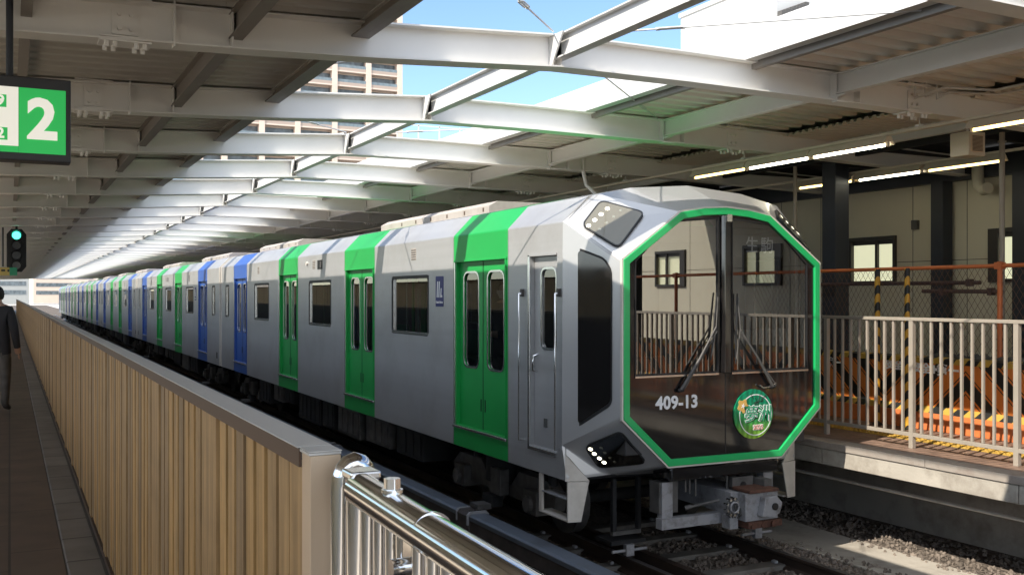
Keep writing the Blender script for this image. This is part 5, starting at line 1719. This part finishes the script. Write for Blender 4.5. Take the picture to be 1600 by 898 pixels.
# joints: 0 pelvis 1 waist 2 chest 3 neck 4 head 5 head top ; arms 6-9 left, 10-13 right ; legs 14-17, 18-21
def std_joints(arm='down'):
    J = [(0, 0, .95), (0, 0, 1.12), (0, 0, 1.34), (0, .01, 1.49), (0, -.015, 1.61), (0, -.01, 1.69)]
    if arm == 'down':
        J += [(.17, 0, 1.40), (.24, .02, 1.12), (.25, -.06, .88), (.25, -.10, .79)]
        J += [(-.17, 0, 1.40), (-.24, .02, 1.12), (-.25, -.06, .88), (-.25, -.10, .79)]
    else:
        J += [(.17, 0, 1.40), (.26, -.04, 1.14), (.10, -.24, 1.08), (.03, -.28, 1.10)]
        J += [(-.17, 0, 1.40), (-.25, -.03, 1.13), (-.12, -.22, 1.04), (-.04, -.27, 1.05)]
    J += [(.10, 0, .90), (.11, -.02, .50), (.115, .02, .09), (.12, -.14, .04)]
    J += [(-.10, 0, .90), (-.11, -.02, .50), (-.115, .02, .09), (-.12, -.14, .04)]
    return J
E_ = [(0, 1), (1, 2), (2, 3), (3, 4), (4, 5), (2, 6), (6, 7), (7, 8), (8, 9), (2, 10), (10, 11), (11, 12), (12, 13), (0, 14), (14, 15), (15, 16), (16, 17), (0, 18), (18, 19), (19, 20), (20, 21)]
RAD = [(.17, .13), (.16, .12), (.19, .13), .055, (.078, .098), (.06, .075), .075, .06, .045, .04, .075, .06, .045, .04, .10, .075, .05, .035, .10, .075, .05, .035]
J = std_joints('up')
def fingers(o, hand, d, scale=1.0):
    """four fingers and a thumb as tapered chains rooted in the hand"""
    mb = MB(); h_ = Vector(hand); d = Vector(d).normalized(); side = d.cross(Vector((0, 0, 1))).normalized()
    for k_ in range(4):
        b0 = h_ + Vector((0, 0, .024 - .016 * k_))
        L_ = (.055, .062, .058, .045)[k_]
        mb.tube([b0, b0 + d * L_ * .6, b0 + d * L_ + side * .012], [.0095, .0085, .007], M['skin'], 8)
    mb.tube([h_ + Vector((0, 0, .02)), h_ + Vector((0, 0, .045)) + d * .02, h_ + Vector((0, 0, .05)) + d * .045], [.011, .010, .008], M['skin'], 8)
    return mb.build('fingers', o)
p1 = person('passenger in a black coat and white face mask standing behind the front green door', (TX - .95, 7.77 + 2.92, -1.54), math.radians(-75), J, E_, RAD, mask=True, hand=[J[9], J[13]])
fingers(p1, J[9], (-1, -.3, .1)); fingers(p1, J[13], (1, -.2, .1))
p2 = person('passenger in a dark jacket facing the masked rider behind the front green door', (TX - .80, 7.77 + 2.28, -1.54), math.radians(60), J, E_, RAD, hand=[J[9], J[13]], scale=.97)
fingers(p2, Vector(J[9]) * .97, (-1, -.3, .1)); fingers(p2, Vector(J[13]) * .97, (1, -.2, .1))
J2 = std_joints('down')
p3 = person('person in a dark coat standing on the near platform beside the slatted fence', (-.16, 15.5, -1.6), math.radians(160), J2, E_, RAD, hand=[J2[9], J2[13]])
fingers(p3, J2[9], (0, -.2, -1)); fingers(p3, J2[13], (0, -.2, -1))

# ================================================================== BUILDINGS BEYOND
tw = empty('apartment_tower', (54, 200, -H)); of = (-54, -200, H)
TX0, TX1, TY = 33.0, 74.6, 200.0
bays = [33.0, 37.6, 44.9, 52.1, 59.8, 67.1, 74.0]
mb = MB(of)
mb.box(TX0, TX1, TY + 1.8, TY + 22, -H, 78, M['tower'])
mb.build('wall', tw)
for x in bays:
    mb = MB(of); mb.box(x - .55, x + .55, TY - .15, TY + 1.79, -H, 78, M['tower']); mb.build('pillar', tw)
proto_w = None
fl = 3.03
for k_ in range(0, 25):
    z = 4.0 + k_ * fl
    mb = MB(of); mb.box(TX0, TX1 - .1, TY, TY + 1.785, z - .14, z + .14, M['tower']); mb.box(TX0, TX1 - .1, TY, TY + .12, z + .141, z + .75, M['tower_slab']); mb.build('balcony_slab', tw)
others = MB(of)
for k_ in range(0, 25):
    z = 4.0 + k_ * fl
    for a, b in zip(bays, bays[1:]):
        if 6 <= k_ <= 20:
            mb = MB(of); mb.box(a + .56, b - .56, TY + 1.70, TY + 1.79, z + .25, z + 2.6, M['tower_glass']); w_ = mb.build('window', tw)
            mb = MB(of); mb.box(a + .56, b - .56, TY + .03, TY + .09, z + .751, z + 1.35, M['tower_rail']); mb.build('balcony_screen', w_)
        else:
            others.box(a + .56, b - .56, TY + 1.70, TY + 1.79, z + .25, z + 2.6, M['tower_glass'])
ow = others.build('window_rows', tw); ow['kind'] = 'stuff'
tag(tw, 'tall beige apartment tower with glazed balconies behind the near canopy', 'apartment tower')

wb = empty('white_building', (86, 90, -H)); of = (-86, -90, H)
mb = MB(of); mb.box(73.5, 100, 83, 100, -H, 34, M['white_wall']); mb.build('wall', wb)
for k_ in range(7):
    mb = MB(of); mb.box(73.7 + k_ * .55, 74.22 + k_ * .55, 82.3, 82.99, 29.9 + .22 * k_, 30.5 + .22 * k_, M['under2']); mb.build('roof_fin', wb)
mb = MB(of); mb.box(73.3, 100.2, 82.85, 100.2, 34, 34.5, M['white_wall']); mb.build('parapet', wb)
for k_ in range(4):
    f_ = MB(of); f_.box(75 + k_ * 4.5, 77.5 + k_ * 4.5, 82.95, 82.99, 12, 14.5, M['win_frame']); w_ = f_.build('window', wb)
    q_ = MB(of); q_.box(75.2 + k_ * 4.5, 77.3 + k_ * 4.5, 82.92, 82.945, 12.2, 14.3, M['tower_glass']); q_.build('pane', w_)
tag(wb, 'plain white building above the right canopy edge with dark fins', 'building')

for (x0, x1, y, z1, m_, lab) in ((-26, -9, 320, 10, 'concrete', 'hazy beige block far beyond the end of the near platform'), (-7, 6, 380, 15, 'under_pale', 'pale block far beyond the platform end, right of the hazy beige one'), (-60, -30, 300, 13, 'concrete', 'pale block beyond the platform end, outside the left edge of the picture'),
                                (8, 30, 420, 12, 'tower', 'beige block hidden behind the far end of the train')):
    r_ = empty('distant_building', ((x0 + x1) / 2, y, -H)); o2 = (-(x0 + x1) / 2, -y, H)
    mb = MB(o2); mb.box(x0, x1, y, y + 15, -H, z1, M[m_]); mb.build('wall', r_)
    z = 0.5
    while z < z1 - 2.4:
        mb = MB(o2); mb.box(x0 + 1, x1 - 1, y - .1, y - .01, z, z + 1.4, M['tower_glass']); mb.build('window_band', r_); z += 3
    tag(r_, lab, 'building')
lb_ = empty('low_building', (26, 62, -H)); of = (-26, -62, H)
mb = MB(of); mb.box(22.0, 34, 60, 72, -H, 9.4, M['white_wall']); mb.build('wall', lb_)
mb = MB(of)
for k_ in range(9): mb.box(22.0 + k_ * 1.45, 22.06 + k_ * 1.45, 60, 60.06, 9.4, 11.0, M['white_paint'])
mb.box(22.0, 34, 60, 60.05, 10.9, 10.96, M['white_paint']); mb.box(22.0, 34, 60, 60.05, 9.8, 9.84, M['white_paint']); mb.build('roof_railing', lb_)
for k_ in range(3):
    f_ = MB(of); f_.box(23.5 + k_ * 3.5, 25.5 + k_ * 3.5, 59.93, 59.99, 5, 7, M['win_frame']); w_ = f_.build('window', lb_)
    q_ = MB(of); q_.box(23.6 + k_ * 3.5, 25.4 + k_ * 3.5, 59.9, 59.925, 5.1, 6.9, M['tower_glass']); q_.build('pane', w_)
tag(lb_, 'low pale building with a thin rooftop railing seen between the canopy beams', 'building')
bpy.context.view_layer.update()
